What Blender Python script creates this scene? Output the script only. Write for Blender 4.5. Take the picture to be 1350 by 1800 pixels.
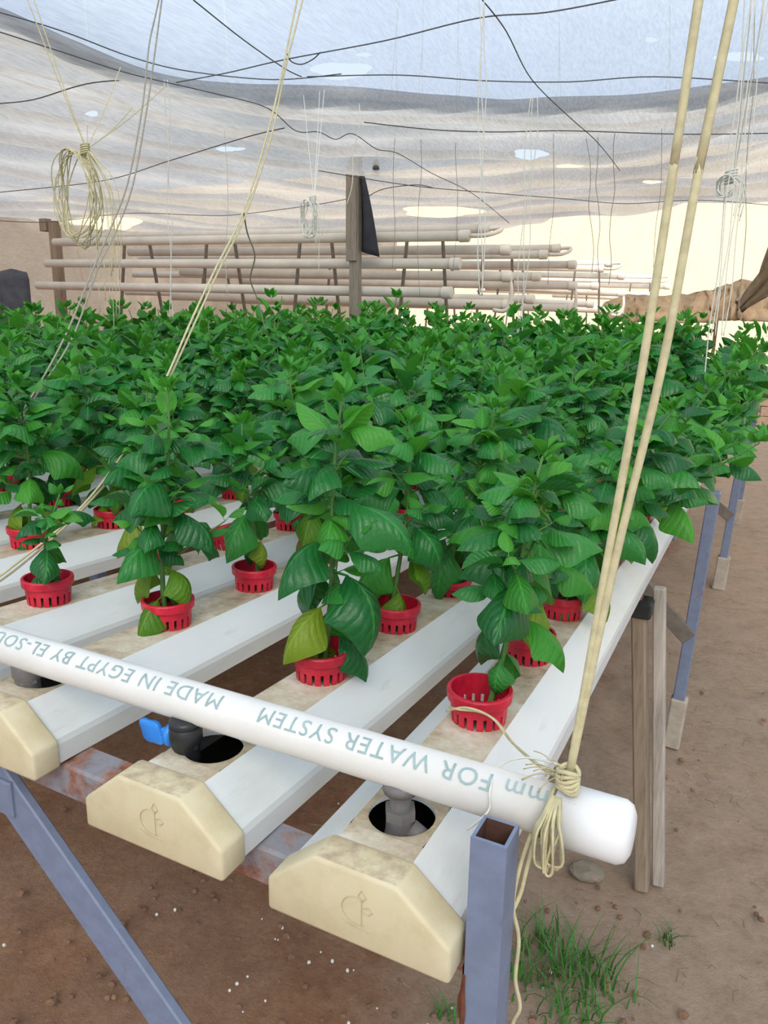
import bpy, bmesh, math, random
from mathutils import Vector, Matrix, Euler
import numpy as np

for o in list(bpy.data.objects): bpy.data.objects.remove(o)
C = bpy.context.scene.collection
SC = bpy.context.scene
R_ = random.Random(7)
ZT = 0.80                                   # bench level above the ground

# ------------------------------------------------------------------ camera
CAM = Vector((0.2514, -0.4491, 0.4860 + ZT))
PITCH, YAW, ROLL, FPX = 0.24948, -0.47454, 0.01388, 1348.66
_f = Vector((math.sin(YAW)*math.cos(PITCH), math.cos(YAW)*math.cos(PITCH), -math.sin(PITCH)))
_r0 = Vector((math.cos(YAW), -math.sin(YAW), 0)); _u0 = _r0.cross(_f)
_r = math.cos(ROLL)*_r0 + math.sin(ROLL)*_u0
_u = -math.sin(ROLL)*_r0 + math.cos(ROLL)*_u0
cd = bpy.data.cameras.new('camera'); co = bpy.data.objects.new('camera', cd); C.objects.link(co)
co.matrix_world = Matrix(((_r.x, _u.x, -_f.x, CAM.x), (_r.y, _u.y, -_f.y, CAM.y), (_r.z, _u.z, -_f.z, CAM.z), (0, 0, 0, 1)))
cd.sensor_fit = 'HORIZONTAL'; cd.sensor_width = 36; cd.lens = 36*FPX/1350; cd.clip_start = 0.02; cd.clip_end = 300
SC.camera = co

# ------------------------------------------------------------------ sky, sun, exposure
w = bpy.data.worlds.new('sky'); SC.world = w; w.use_nodes = True
bg = w.node_tree.nodes['Background']; bg.inputs[0].default_value = (0.74, 0.86, 1.0, 1); bg.inputs[1].default_value = 1.0
sd = bpy.data.lights.new('sun', 'SUN'); so = bpy.data.objects.new('sun', sd); C.objects.link(so)
sd.energy = 5.0; sd.angle = math.radians(38); sd.color = (1.0, 0.93, 0.80)
so.location = (3, -6, 9)
so.rotation_euler = Vector((0.30, -0.68, 0.67)).to_track_quat('Z', 'Y').to_euler()
SC.view_settings.view_transform = 'Standard'; SC.view_settings.look = 'None'
SC.view_settings.exposure = 0.05; SC.view_settings.gamma = 1.0; SC.view_settings.use_curve_mapping = False

# ------------------------------------------------------------------ helpers
def ray(px, py):
    return _f + ((px-675)/FPX)*_r - ((py-900)/FPX)*_u
def at(px, py, y):                          # the point of a line of sight that lies at depth y
    d = ray(px, py); return CAM + d*((y-CAM.y)/d.y)
def atx(px, py, x):
    d = ray(px, py); return CAM + d*((x-CAM.x)/d.x)
def atz(px, py, z):
    d = ray(px, py); return CAM + d*((z-CAM.z)/d.z)
def atr(px, py, rng):                       # ... at a horizontal distance from the viewer
    d = ray(px, py); return CAM + d*(rng/math.hypot(d.x, d.y))
def atw(px, py, rng):                       # the same, but never above the sagging cloth
    d = ray(px, py); h = math.hypot(d.x, d.y); lim = (ZT+1.44-CAM.z)/d.z*h if d.z > 1e-4 else 99
    return atr(px, py, min(rng, lim))
def pix(p):
    d = Vector(p)-CAM; z = d.dot(_f)
    if z < 0.02: return (-9999, -9999, z)
    return (675+FPX*d.dot(_r)/z, 900-FPX*d.dot(_u)/z, z)

def mesh(name, vs, fs, mats, smooth=False, mi=None):
    m = bpy.data.meshes.new(name); m.from_pydata([tuple(v) for v in vs], [], fs)
    for mt in (mats if isinstance(mats, (list, tuple)) else [mats]): m.materials.append(mt)
    if mi is not None: m.polygons.foreach_set('material_index', mi)
    if smooth: m.polygons.foreach_set('use_smooth', [True]*len(m.polygons))
    m.update(); return m
def link(name, me, parent=None, loc=None):
    o = bpy.data.objects.new(name, me); C.objects.link(o)
    if parent is not None: o.parent = parent
    if loc is not None: o.location = loc
    return o
def obj(name, vf, mat, parent=None, smooth=False, mi=None):
    """vf in world coordinates; a child is stored relative to its (unrotated) parent"""
    vs, fs = vf[0], vf[1]
    if parent is not None:
        l = wl(parent); vs = [Vector(v)-l for v in vs]; loc = None
    else:
        a = np.array([tuple(v) for v in vs]); l = Vector(((a[:, 0].min()+a[:, 0].max())/2, (a[:, 1].min()+a[:, 1].max())/2, a[:, 2].min()))
        vs = [Vector(v)-l for v in vs]; loc = l
    return link(name, mesh(name, vs, fs, mat, smooth, mi), parent, loc)
def wl(o):
    l = Vector(o.location)
    while o.parent: o = o.parent; l += Vector(o.location)
    return l
def tag(o, label=None, cat=None, group=None, kind=None):
    if label: o['label'] = label
    if cat: o['category'] = cat
    if group: o['group'] = group
    if kind: o['kind'] = kind
    return o
def thing(name, label, cat, loc, group=None):
    o = link(name, None, None, loc); o.empty_display_size = .05
    return tag(o, label, cat, group)
def join(*parts):
    V, F = [], []
    for v, f in parts:
        n = len(V); V += list(v); F += [tuple(i+n for i in q) for q in f]
    return V, F
def smoothpath(P, n=6):
    P = [Vector(p) for p in P]
    if len(P) < 3: return P
    out = []
    for i in range(len(P)-1):
        a, b, c, d = P[max(i-1, 0)], P[i], P[i+1], P[min(i+2, len(P)-1)]
        for k in range(n):
            t = k/n
            out.append(0.5*((2*b)+(-a+c)*t+(2*a-5*b+4*c-d)*t*t+(-a+3*b-3*c+d)*t**3))
    out.append(P[-1]); return out
def tube(P, r, n=6, cap=True, closed=False):
    """r: a number or a list with one radius for each point"""
    P = [Vector(p) for p in P]; V, F = [], []; m = len(P); prev = None
    for i, p in enumerate(P):
        if closed: t = P[(i+1) % m]-P[i-1]
        else: t = P[min(i+1, m-1)]-P[max(i-1, 0)]
        if t.length < 1e-9: t = Vector((0, 0, 1))
        t.normalize()
        if prev is None:
            a = Vector((0, 0, 1)) if abs(t.z) < .9 else Vector((1, 0, 0)); s = t.cross(a).normalized()
        else:
            s = (prev - t*prev.dot(t)).normalized()
        prev = s; b = t.cross(s); rr = r[i] if isinstance(r, (list, tuple)) else r
        for k in range(n):
            an = 2*math.pi*k/n; V.append(p+rr*(math.cos(an)*s+math.sin(an)*b))
    for i in range(m if closed else m-1):
        j = (i+1) % m
        for k in range(n): F.append((i*n+k, i*n+(k+1) % n, j*n+(k+1) % n, j*n+k))
    if cap and not closed:
        F.append(tuple(range(n-1, -1, -1))); F.append(tuple((m-1)*n+k for k in range(n)))
    return V, F
def lathe(prof, n=24, c=(0, 0, 0)):
    V, F = [], []; c = Vector(c)
    for r, z in prof:
        for k in range(n):
            a = 2*math.pi*k/n; V.append(c+Vector((r*math.cos(a), r*math.sin(a), z)))
    for i in range(len(prof)-1):
        for k in range(n): F.append((i*n+k, i*n+(k+1) % n, (i+1)*n+(k+1) % n, (i+1)*n+k))
    return V, F
def bmout(bm):
    bm.verts.ensure_lookup_table(); V = [v.co.copy() for v in bm.verts]; idx = {v: i for i, v in enumerate(bm.verts)}
    F = [tuple(idx[v] for v in f.verts) for f in bm.faces]; bm.free(); return V, F
def box(c, s, bev=0.0, M=None, seg=1):
    bm = bmesh.new(); bmesh.ops.create_cube(bm, size=1)
    bmesh.ops.scale(bm, vec=s, verts=bm.verts)
    if bev: bmesh.ops.bevel(bm, geom=list(bm.edges), offset=bev, segments=seg, affect='EDGES', profile=.6)
    if M is not None: bmesh.ops.transform(bm, matrix=M, verts=bm.verts)
    bmesh.ops.translate(bm, vec=c, verts=bm.verts)
    return bmout(bm)
def bar(a, b, wx, wz, bev=.002, up=(0, 0, 1)):
    """a square bar from a to b; wx across, wz along `up`"""
    a, b = Vector(a), Vector(b); d = (b-a); L = d.length; d.normalize(); up = Vector(up)
    if abs(d.dot(up)) > .98: up = Vector((0, 1, 0))
    s = d.cross(up).normalized(); u2 = s.cross(d)
    M = Matrix(((s.x, d.x, u2.x, 0), (s.y, d.y, u2.y, 0), (s.z, d.z, u2.z, 0), (0, 0, 0, 1)))
    return box((a+b)/2, (wx, L, wz), bev, M)
def prism(poly, y0, y1, bev=0.0, seg=2):
    """poly of (x, z), extruded along y"""
    bm = bmesh.new(); n = len(poly)
    a = [bm.verts.new((x, y0, z)) for x, z in poly]; b = [bm.verts.new((x, y1, z)) for x, z in poly]
    bm.faces.new(a); bm.faces.new(b[::-1])
    for i in range(n): bm.faces.new((a[i], b[i], b[(i+1) % n], a[(i+1) % n]))
    bmesh.ops.recalc_face_normals(bm, faces=bm.faces)
    if bev: bmesh.ops.bevel(bm, geom=list(bm.edges), offset=bev, segments=seg, affect='EDGES', profile=.5)
    return bmout(bm)
def xf(vf, M): return [M @ Vector(v) for v in vf[0]], vf[1]
def vnoise(x, y, s=0):
    def h(i, j):
        q = math.sin(i*127.1+j*311.7+s*74.7)*43758.5453; return q-math.floor(q)
    i, j = math.floor(x), math.floor(y); u, v = x-i, y-j; u = u*u*(3-2*u); v = v*v*(3-2*v)
    return (h(i, j)*(1-u)+h(i+1, j)*u)*(1-v)+(h(i, j+1)*(1-u)+h(i+1, j+1)*u)*v
def ico(sub=1):
    bm = bmesh.new(); bmesh.ops.create_icosphere(bm, subdivisions=sub, radius=1); return bmout(bm)
ORD = ['first', 'second', 'third', 'fourth', 'fifth', 'sixth', 'seventh', 'eighth', 'ninth', 'tenth', 'eleventh', 'twelfth',
       'thirteenth', 'fourteenth', 'fifteenth', 'sixteenth', 'seventeenth', 'eighteenth', 'nineteenth', 'twentieth']

# ------------------------------------------------------------------ materials
class NT:
    def __init__(s, name):
        s.m = bpy.data.materials.new(name); s.m.use_nodes = True; s.t = s.m.node_tree; s.p = s.t.nodes['Principled BSDF']; s.o = s.t.nodes['Material Output']
    def n(s, ty, **kw):
        x = s.t.nodes.new(ty)
        for k, v in kw.items():
            if k.startswith('i_'): x.inputs[k[2:].replace('_', ' ')].default_value = v
            else: setattr(x, k, v)
        return x
    def l(s, a, b): s.t.links.new(a, b)
    def noise(s, scale, detail=4, rough=.55, vec=None, dist=0):
        x = s.n('ShaderNodeTexNoise'); x.inputs['Scale'].default_value = scale; x.inputs['Detail'].default_value = detail
        x.inputs['Roughness'].default_value = rough; x.inputs['Distortion'].default_value = dist
        if vec is not None: s.l(vec, x.inputs['Vector'])
        return x.outputs['Fac']
    def ramp(s, fac, stops):
        x = s.n('ShaderNodeValToRGB'); e = x.color_ramp.elements
        while len(e) < len(stops): e.new(.5)
        for el, (p, c) in zip(e, stops): el.position = p; el.color = (*c, 1) if len(c) == 3 else c
        s.l(fac, x.inputs[0]); return x.outputs[0]
    def mix(s, fac, a, b, mode='MIX'):
        x = s.n('ShaderNodeMix', data_type='RGBA', blend_type=mode)
        for sock, v in ((x.inputs[0], fac), (x.inputs[6], a), (x.inputs[7], b)):
            if hasattr(v, 'node'): s.l(v, sock)
            elif isinstance(v, tuple): sock.default_value = (*v, 1)
            else: sock.default_value = v
        return x.outputs[2]
    def math(s, op, a, b=0.0, clamp=False):
        x = s.n('ShaderNodeMath', operation=op); x.use_clamp = clamp
        for sock, v in ((x.inputs[0], a), (x.inputs[1], b)):
            if hasattr(v, 'node'): s.l(v, sock)
            else: sock.default_value = v
        return x.outputs[0]
    def obco(s): return s.n('ShaderNodeTexCoord').outputs['Object']
    def pos(s): return s.n('ShaderNodeNewGeometry').outputs['Position']
    def map(s, vec, scale):
        x = s.n('ShaderNodeMapping'); x.inputs['Scale'].default_value = scale; s.l(vec, x.inputs[0]); return x.outputs[0]
    def bump(s, h, st=.3, d=.002):
        x = s.n('ShaderNodeBump'); x.inputs['Strength'].default_value = st; x.inputs['Distance'].default_value = d
        s.l(h, x.inputs['Height']); s.l(x.outputs[0], s.p.inputs['Normal'])
    def col(s, c):
        if isinstance(c, tuple): s.p.inputs['Base Color'].default_value = (*c, 1)
        else: s.l(c, s.p.inputs['Base Color'])
    def rough(s, r): s.p.inputs['Roughness'].default_value = r
def plain(name, c, r=.6, var=.25, scale=30, metal=0, spec=.5):
    t = NT(name); f = t.noise(scale, 5, .6, t.obco())
    t.col(t.ramp(f, [(.25, tuple(x*(1-var) for x in c)), (.75, tuple(min(1, x*(1+var*.6)) for x in c))]))
    t.rough(r); t.p.inputs['Metallic'].default_value = metal; t.p.inputs['Specular IOR Level'].default_value = spec
    t.bump(f, .15, .002); return t.m

def m_gutter_side():
    t = NT('white_gutter_plastic'); v = t.obco()
    a = t.noise(9, 6, .65, t.map(v, (1, .25, 1))); b = t.noise(70, 4, .6, t.map(v, (1, .15, 1)))
    c = t.ramp(a, [(.30, (.64, .66, .62)), (.5, (.745, .775, .775)), (.7, (.79, .82, .83))])
    sp = t.ramp(b, [(.64, (0, 0, 0)), (.74, (1, 1, 1))]); c = t.mix(t.math('MULTIPLY', sp, .22), c, (.42, .37, .28))
    sm = t.ramp(t.noise(4.5, 7, .75, v, .6), [(.60, (0, 0, 0)), (.72, (1, 1, 1))]); c = t.mix(t.math('MULTIPLY', sm, .3), c, (.55, .52, .45))
    t.col(c); t.rough(.38); return t.m
def m_gutter_top():
    t = NT('white_gutter_plastic_with_dried_dirt'); v = t.obco()
    a = t.noise(11, 8, .7, v, .4); b = t.noise(60, 6, .7, v)
    f = t.math('ADD', t.math('MULTIPLY', a, .7), t.math('MULTIPLY', b, .3))
    c = t.ramp(f, [(.34, (.80, .78, .71)), (.44, (.66, .59, .46)), (.53, (.52, .43, .30)), (.64, (.34, .255, .16))])
    t.col(c); t.rough(.7); t.bump(f, .3, .002); return t.m
def m_cap():
    t = NT('cream_end_cap_plastic'); v = t.obco(); f = t.noise(20, 6, .65, v); g = t.noise(4, 3, .5, v)
    c = t.ramp(f, [(.25, (.55, .46, .27)), (.5, (.66, .575, .37)), (.75, (.71, .635, .44))])
    c = t.mix(t.math('MULTIPLY', t.ramp(g, [(.5, (0, 0, 0)), (.75, (1, 1, 1))]), .35), c, (.63, .50, .27))
    gm = t.n('ShaderNodeNewGeometry'); sx = t.n('ShaderNodeSeparateXYZ'); t.l(gm.outputs['Normal'], sx.inputs[0])
    du = t.math('MULTIPLY', t.ramp(sx.outputs[2], [(.90, (0, 0, 0)), (.98, (1, 1, 1))]), t.ramp(t.noise(30, 6, .7, v), [(.42, (0, 0, 0)), (.60, (1, 1, 1))]))
    c = t.mix(t.math('MULTIPLY', du, .8), c, (.36, .26, .17))
    t.col(c); t.rough(.5); t.bump(f, .12, .001); return t.m
def m_red():
    t = NT('red_cup_plastic'); oi = t.n('ShaderNodeObjectInfo'); f = t.noise(40, 5, .65, t.obco())
    c = t.ramp(f, [(.3, (.42, .010, .030)), (.55, (.66, .010, .042)), (.8, (.74, .06, .095))]); 
    d = t.ramp(t.noise(15, 6, .7, t.obco()), [(.58, (0, 0, 0)), (.75, (1, 1, 1))]); c = t.mix(t.math('MULTIPLY', d, .35), c, (.50, .22, .17))
    hs = t.n('ShaderNodeHueSaturation'); t.l(c, hs.inputs['Color']); t.l(t.math('ADD', t.math('MULTIPLY', oi.outputs['Random'], .35), .8), hs.inputs['Value'])
    t.col(hs.outputs[0]); t.rough(.42); t.p.inputs['Subsurface Weight'].default_value = 0; return t.m
def m_leaf(name, dark, mid, lite, trans=.28, rough=.42):
    t = NT(name); oi = t.n('ShaderNodeObjectInfo'); at_ = t.n('ShaderNodeAttribute'); at_.attribute_name = 'leaf_random'
    rnd = t.math('FRACT', t.math('ADD', oi.outputs['Random'], at_.outputs['Fac']))
    uv = t.n('ShaderNodeUVMap'); uv.uv_map = 'UVMap'; sx = t.n('ShaderNodeSeparateXYZ'); t.l(uv.outputs[0], sx.inputs[0])
    U, Vv = sx.outputs[0], sx.outputs[1]                        # U along the blade, V across (0.5 = midrib)
    d = t.math('ABSOLUTE', t.math('SUBTRACT', Vv, .5))
    rib = t.math('SUBTRACT', 1.0, t.math('DIVIDE', d, .035), True)
    ph = t.math('SUBTRACT', t.math('MULTIPLY', U, 7.0), t.math('MULTIPLY', d, 5.5))
    ve = t.math('ABSOLUTE', t.math('SUBTRACT', t.math('FRACT', ph), .5)); vein = t.math('SUBTRACT', 1.0, t.math('DIVIDE', ve, .09), True)
    base = t.ramp(rnd, [(0, dark), (.55, mid), (1, lite)])
    nz = t.noise(26, 4, .6, t.obco()); base = t.mix(t.math('MULTIPLY', nz, .5), base, tuple(x*.62 for x in mid))
    base = t.mix(t.math('MULTIPLY', rib, .40), base, tuple(min(1, x*1.7+.02) for x in lite))
    base = t.mix(t.math('MULTIPLY', vein, .10), base, tuple(min(1, x*1.5+.01) for x in lite))
    t.col(base); t.rough(rough); t.p.inputs['Specular IOR Level'].default_value = .45
    h = t.math('SUBTRACT', t.math('MULTIPLY', t.math('SINE', t.math('MULTIPLY', ve, 3.14159)), 1.0), t.math('MULTIPLY', rib, .6))
    t.bump(t.math('ADD', h, t.math('MULTIPLY', nz, .9)), .28, .004)
    tr = t.n('ShaderNodeBsdfTranslucent'); tc = t.mix(.5, base, (.16, .42, .03)); t.l(tc, tr.inputs[0])
    ms = t.n('ShaderNodeMixShader'); ms.inputs[0].default_value = trans
    t.l(t.p.outputs[0], ms.inputs[1]); t.l(tr.outputs[0], ms.inputs[2]); t.l(ms.outputs[0], t.o.inputs[0]); return t.m
def m_net(name, c1, c2, transp, transl, sx=420, sy=140, var=.25):
    """woven shade cloth: open mesh lets some light straight through, the tape scatters the rest"""
    t = NT(name); v = t.pos(); n1 = t.noise(1.1, 5, .6, t.map(v, (1, 1, 1))); n2 = t.noise(26, 4, .7, t.map(v, (1, .18, 1)))
    c = t.ramp(n1, [(.3, c1), (.7, c2)])
    wv_ = t.noise(90, 3, .7, t.map(v, (1, .08, 1))); c = t.mix(t.ramp(wv_, [(.40, (0, 0, 0)), (.62, (.38, .38, .38))]), c, tuple(x*.55 for x in c1))
    df = t.n('ShaderNodeBsdfDiffuse'); tl = t.n('ShaderNodeBsdfTranslucent'); tp = t.n('ShaderNodeBsdfTransparent')
    t.l(c, df.inputs[0]); t.l(c, tl.inputs[0])
    m1 = t.n('ShaderNodeMixShader'); m1.inputs[0].default_value = transl; t.l(df.outputs[0], m1.inputs[1]); t.l(tl.outputs[0], m1.inputs[2])
    m2 = t.n('ShaderNodeMixShader'); f = t.math('ADD', transp-var*.5, t.math('MULTIPLY', n2, var), True); t.l(f, m2.inputs[0])
    t.l(m1.outputs[0], m2.inputs[1]); t.l(tp.outputs[0], m2.inputs[2]); t.l(m2.outputs[0], t.o.inputs[0]); return t.m
def m_soil():
    t = NT('trodden_brown_soil'); v = t.pos(); a = t.noise(1.3, 6, .6, v); b = t.noise(9, 10, .8, v); d = t.noise(45, 8, .8, v)
    sx = t.n('ShaderNodeSeparateXYZ'); t.l(v, sx.inputs[0])
    path = t.ramp(t.math('ADD', t.math('MULTIPLY', t.math('ADD', sx.outputs[0], .38), 1.8), t.math('MULTIPLY', t.math('SUBTRACT', a, .5), 1.2)), [(.0, (0, 0, 0)), (.30, (1, 1, 1))])
    f = t.math('ADD', t.math('MULTIPLY', b, .6), t.math('MULTIPLY', d, .4))
    wet = t.ramp(f, [(.30, (.24, .105, .052)), (.5, (.48, .245, .135)), (.68, (.66, .40, .25))])
    dry = t.ramp(f, [(.30, (.33, .225, .16)), (.5, (.60, .44, .325)), (.70, (.74, .57, .44))])
    c = t.mix(path, wet, dry)
    g = t.ramp(a, [(.42, (0, 0, 0)), (.62, (1, 1, 1))]); c = t.mix(t.math('MULTIPLY', g, .28), c, (.46, .38, .32))
    t.col(c); t.rough(.95); t.p.inputs['Specular IOR Level'].default_value = .15
    t.bump(t.math('ADD', t.math('MULTIPLY', b, 1.0), t.math('MULTIPLY', d, .6)), .8, .035); return t.m
def m_steel(name, c, rust=.25, seed=0.):
    t = NT(name); v = t.obco(); a = t.noise(7+seed, 7, .7, v); b = t.noise(50, 5, .6, v)
    r = t.ramp(a, [(.62-rust*.35, (0, 0, 0)), (.70-rust*.3, (1, 1, 1))])
    base = t.ramp(b, [(.3, tuple(x*.8 for x in c)), (.7, c)])
    ru = t.ramp(b, [(.3, (.16, .045, .02)), (.6, (.33, .13, .06)), (.8, (.45, .26, .16))])
    t.col(t.mix(r, base, ru)); t.rough(.55); t.bump(a, .15, .002); return t.m
def m_wood(name, c):
    t = NT(name); v = t.obco(); a = t.noise(14, 6, .65, t.map(v, (3, 3, .25)), .5); b = t.noise(60, 4, .6, t.map(v, (2, 2, .2)))
    f = t.math('ADD', t.math('MULTIPLY', a, .6), t.math('MULTIPLY', b, .4))
    t.col(t.ramp(f, [(.3, tuple(x*.5 for x in c)), (.52, c), (.75, tuple(min(1, x*1.35) for x in c))])); t.rough(.85); t.bump(f, .4, .004); return t.m

M_SIDE, M_TOP, M_CAP, M_RED = m_gutter_side(), m_gutter_top(), m_cap(), m_red()
M_LEAF = [m_leaf('mature_basil_leaf', (.006, .105, .024), (.018, .20, .036), (.055, .33, .05), .22, .30),
          m_leaf('young_basil_leaf', (.03, .25, .025), (.06, .36, .035), (.11, .46, .05), .36),
          m_leaf('yellowing_basil_leaf', (.07, .24, .015), (.16, .36, .018), (.32, .42, .03), .35)]
M_STEM = plain('green_stem', (.10, .24, .05), .6, .3, 40)
M_MIX = plain('dark_potting_mix', (.035, .024, .018), .95, .5, 120)
M_PIPE = plain('white_pvc_pipe', (.80, .79, .76), .35, .10, 12)
M_PIPECAP = plain('clean_white_pvc', (.86, .87, .88), .35, .05, 12)
M_INK = plain('blue_green_print_ink', (.33, .46, .46), .5, .25, 60)
M_SOIL = m_soil()
M_BLUE = m_steel('blue_grey_painted_steel', (.21, .255, .375), .08)
M_RUST = m_steel('rusty_painted_steel', (.30, .30, .34), .42, 2)
M_INNER = plain('bare_rusty_steel', (.10, .045, .03), .9, .4, 60)
M_WOOD = m_wood('weathered_wood', (.30, .23, .165)); M_WOOD2 = m_wood('pale_weathered_wood', (.46, .41, .36)); M_WOODD = m_wood('grey_timber', (.34, .29, .24))
M_CONC = plain('white_washed_concrete', (.46, .40, .33), .95, .3, 25)
M_TWINE = plain('pale_sisal_twine', (.62, .56, .34), .9, .25, 90); M_TWINED = plain('grey_weathered_twine', (.36, .33, .27), .9, .25, 90)
M_TWINEW = plain('off_white_twine', (.74, .74, .66), .9, .15, 90)
M_WIRE = plain('dark_wire', (.10, .10, .105), .7, .3, 60)
M_BLACK = plain('black_plastic', (.022, .024, .026), .4, .4, 50); M_GREYP = plain('dusty_grey_plastic', (.17, .16, .16), .6, .3, 50)
M_VALVE = plain('bright_blue_plastic', (.03, .26, .80), .35, .15, 40)
M_RACK = plain('dusty_white_pipe', (.78, .735, .66), .6, .15, 6); M_RACKD = plain('dark_bracket_steel', (.20, .17, .14), .7, .3, 30)  # second one: plain dark brown steel for rack supports and bench braces
M_WALL = plain('sandy_plaster', (.93, .79, .52), .9, .08, 3)
M_NET1 = m_net('white_blue_shade_net', (.52, .59, .74), (.62, .69, .81), .34, .74)
M_NET2 = m_net('grey_dusty_shade_net', (.46, .435, .42), (.62, .59, .57), .15, .70, var=.2)
M_NET3 = m_net('beige_dusty_shade_net', (.40, .36, .335), (.52, .47, .44), .10, .5, var=.12)
M_HEM = m_net('grey_doubled_net', (.50, .50, .52), (.60, .60, .61), .10, .68, var=.08)
M_CLOTH = plain('dark_blue_grey_cloth', (.045, .05, .065), .9, .4, 9); M_SACK = plain('brown_sackcloth', (.30, .215, .135), .95, .35, 14)
M_TARP = plain('dusty_brown_tarp', (.24, .165, .10), .95, .5, 3); M_BASIN = plain('grey_plastic_basin', (.16, .16, .16), .6, .2, 20); M_BRICK = plain('pinkish_brick', (.40, .27, .20), .9, .25, 20)
M_GRASS = plain('fresh_grass', (.055, .20, .028), .6, .45, 25); M_PERL = plain('white_perlite', (.80, .78, .73), .9, .1, 40); M_CLOD = plain('soil_clod', (.25, .14, .085), .95, .5, 40)
M_STONE = plain('grey_brown_stone', (.27, .23, .18), .9, .3, 25); M_DRY = plain('dry_grey_straw', (.24, .20, .14), .9, .4, 30)
M_FLOORSHADE = plain('gutter_floor_painted_shade', (.022, .022, .018), .4, .4, 30)  # gutter floor coloured near black, painted shade for the inside of the front hole
M_LINE = plain('moulded_emblem_line', (.55, .47, .30), .7, .2, 40)

# ------------------------------------------------------------------ the setting
def ground():
    V, F = [], []
    xs = [-30, -22, -15, -10, -7, -5, -4, -3.2, -2.6] + [-2.2+.05*i for i in range(67)] + [1.3, 1.6, 2, 3, 5, 9, 16]
    ys = [-9, -5, -3, -1.8, -1.2, -.8] + [-.5+.05*i for i in range(65)] + [2.9, 3.1, 3.4, 3.8, 4.3, 5, 6, 7, 8, 10, 12, 15, 18, 24, 40]
    for y in ys:
        for x in xs:
            e = 1.0 if (-2.3 < x < 1.2 and -.6 < y < 2.8) else .3
            z = e*((vnoise(x*3, y*3, 1)-.5)*.028+(vnoise(x*11, y*11, 2)-.5)*.022)
            V.append((x, y, z-.012))
    n = len(xs)
    for j in range(len(ys)-1):
        for i in range(n-1): F.append((j*n+i, j*n+i+1, (j+1)*n+i+1, (j+1)*n+i))
    return V, F
g_ = link('floor', mesh('floor', *ground(), M_SOIL, True)); g_['kind'] = 'structure'; g_['label'] = 'trodden brown soil floor of the shade house'

def slab(name, x0, x1, y0, y1, z0, z1, mat): 
    o = obj(name, box(((x0+x1)/2, (y0+y1)/2, (z0+z1)/2), (x1-x0, y1-y0, z1-z0)), mat); o['kind'] = 'structure'; return o
slab('wall_back', -34, 14, 20, 20.3, -.1, 5.2, M_WALL)['label'] = 'sunlit sandy wall far behind the shade house'

# shade net canopy: two cloths that meet at a sagging rolled hem
FWD = Vector((math.sin(YAW), math.cos(YAW), 0))
HEM = [(-900, 40, 3.4), (-420, -20, 3.3), (-150, -10, 3.2), (0, 25, 3.3), (130, 80, 3.5), (270, 135, 3.8), (400, 155, 4.0), (500, 160, 4.1), (620, 163, 4.2), (760, 175, 4.2), (860, 184, 4.2), (960, 180, 4.2), (1100, 176, 4.15), (1240, 160, 4.1), (1350, 143, 4.0), (1500, 120, 3.9), (1800, 120, 3.8), (2300, 160, 3.8)]
hem = smoothpath([Vector((-9, -1.5, ZT+1.6)), Vector((-5.5, .2, ZT+1.6))]+[atr(*h) for h in HEM]+[Vector((3.4, 3.4, ZT+1.55)), Vector((5.0, 3.3, ZT+1.6)), Vector((8.0, 3.2, ZT+1.6))], 20)
def ellipse_hit(p, E):
    a = pix(p)
    for (cx, cy, rx, ry) in E:
        dx, dy = (a[0]-cx)/rx, (a[1]-cy)/ry
        an = math.atan2(dy, dx); k = 1+.22*math.sin(3*an+cx)+.12*math.sin(5*an+cy)
        if dx*dx+dy*dy < k: return True
    return False
def loft(rows, holes):
    n = len(rows[0]); V = [p for r in rows for p in r]; F = []
    big = [(a, b, c*1.5+14, d*1.5+8) for a, b, c, d in holes]
    for j in range(len(rows)-1):
        for i in range(n-1):
            q = (j*n+i, j*n+i+1, (j+1)*n+i+1, (j+1)*n+i)
            A, B, Cc, D = (V[k] for k in q)
            if holes and ellipse_hit((A+B+Cc+D)/4, big):          # finer pieces round a tear, so that its edge is not stepped
                K = 7
                G = [[(A*(1-u/K)+B*(u/K))*(1-v/K)+(D*(1-u/K)+Cc*(u/K))*(v/K) for u in range(K+1)] for v in range(K+1)]
                b = len(V); V += [p for r in G for p in r]
                for v in range(K):
                    for u in range(K):
                        if not ellipse_hit((G[v][u]+G[v+1][u+1])/2, holes): F.append((b+v*(K+1)+u, b+v*(K+1)+u+1, b+(v+1)*(K+1)+u+1, b+(v+1)*(K+1)+u))
                continue
            F.append(q)
    return V, F
rows = []
S1 = [.02, .05, .09, .13, .17, .21, .26, .31, .36, .42, .5, .58, .66, .75, .85, .95, 1.05, 1.2, 1.4, 1.6, 1.9, 2.3, 2.8, 3.4, 4.2, 5.2, 6.5, 8.0]
for s in S1:
    row = []
    for i, p in enumerate(hem):
        u = i/len(hem)
        z = .24*(1-math.exp(-s/.45)) + .035*math.sin(s*3.1+u*9)*min(1, s) + .03*(vnoise(u*22, s*1.3, 4)-.5)*min(1, s*2)
        row.append(p - FWD*s + Vector((0, 0, z)))
    rows.append(row)
o = link('ceiling', mesh('ceiling', *loft(rows, [(600, 124, 52, 15), (1300, 100, 42, 8), (1145, 70, 12, 4), (640, 96, 14, 3)]), M_NET1, True))
tag(o, 'bluish white shade net stretched over the near bench', kind='structure')
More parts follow.
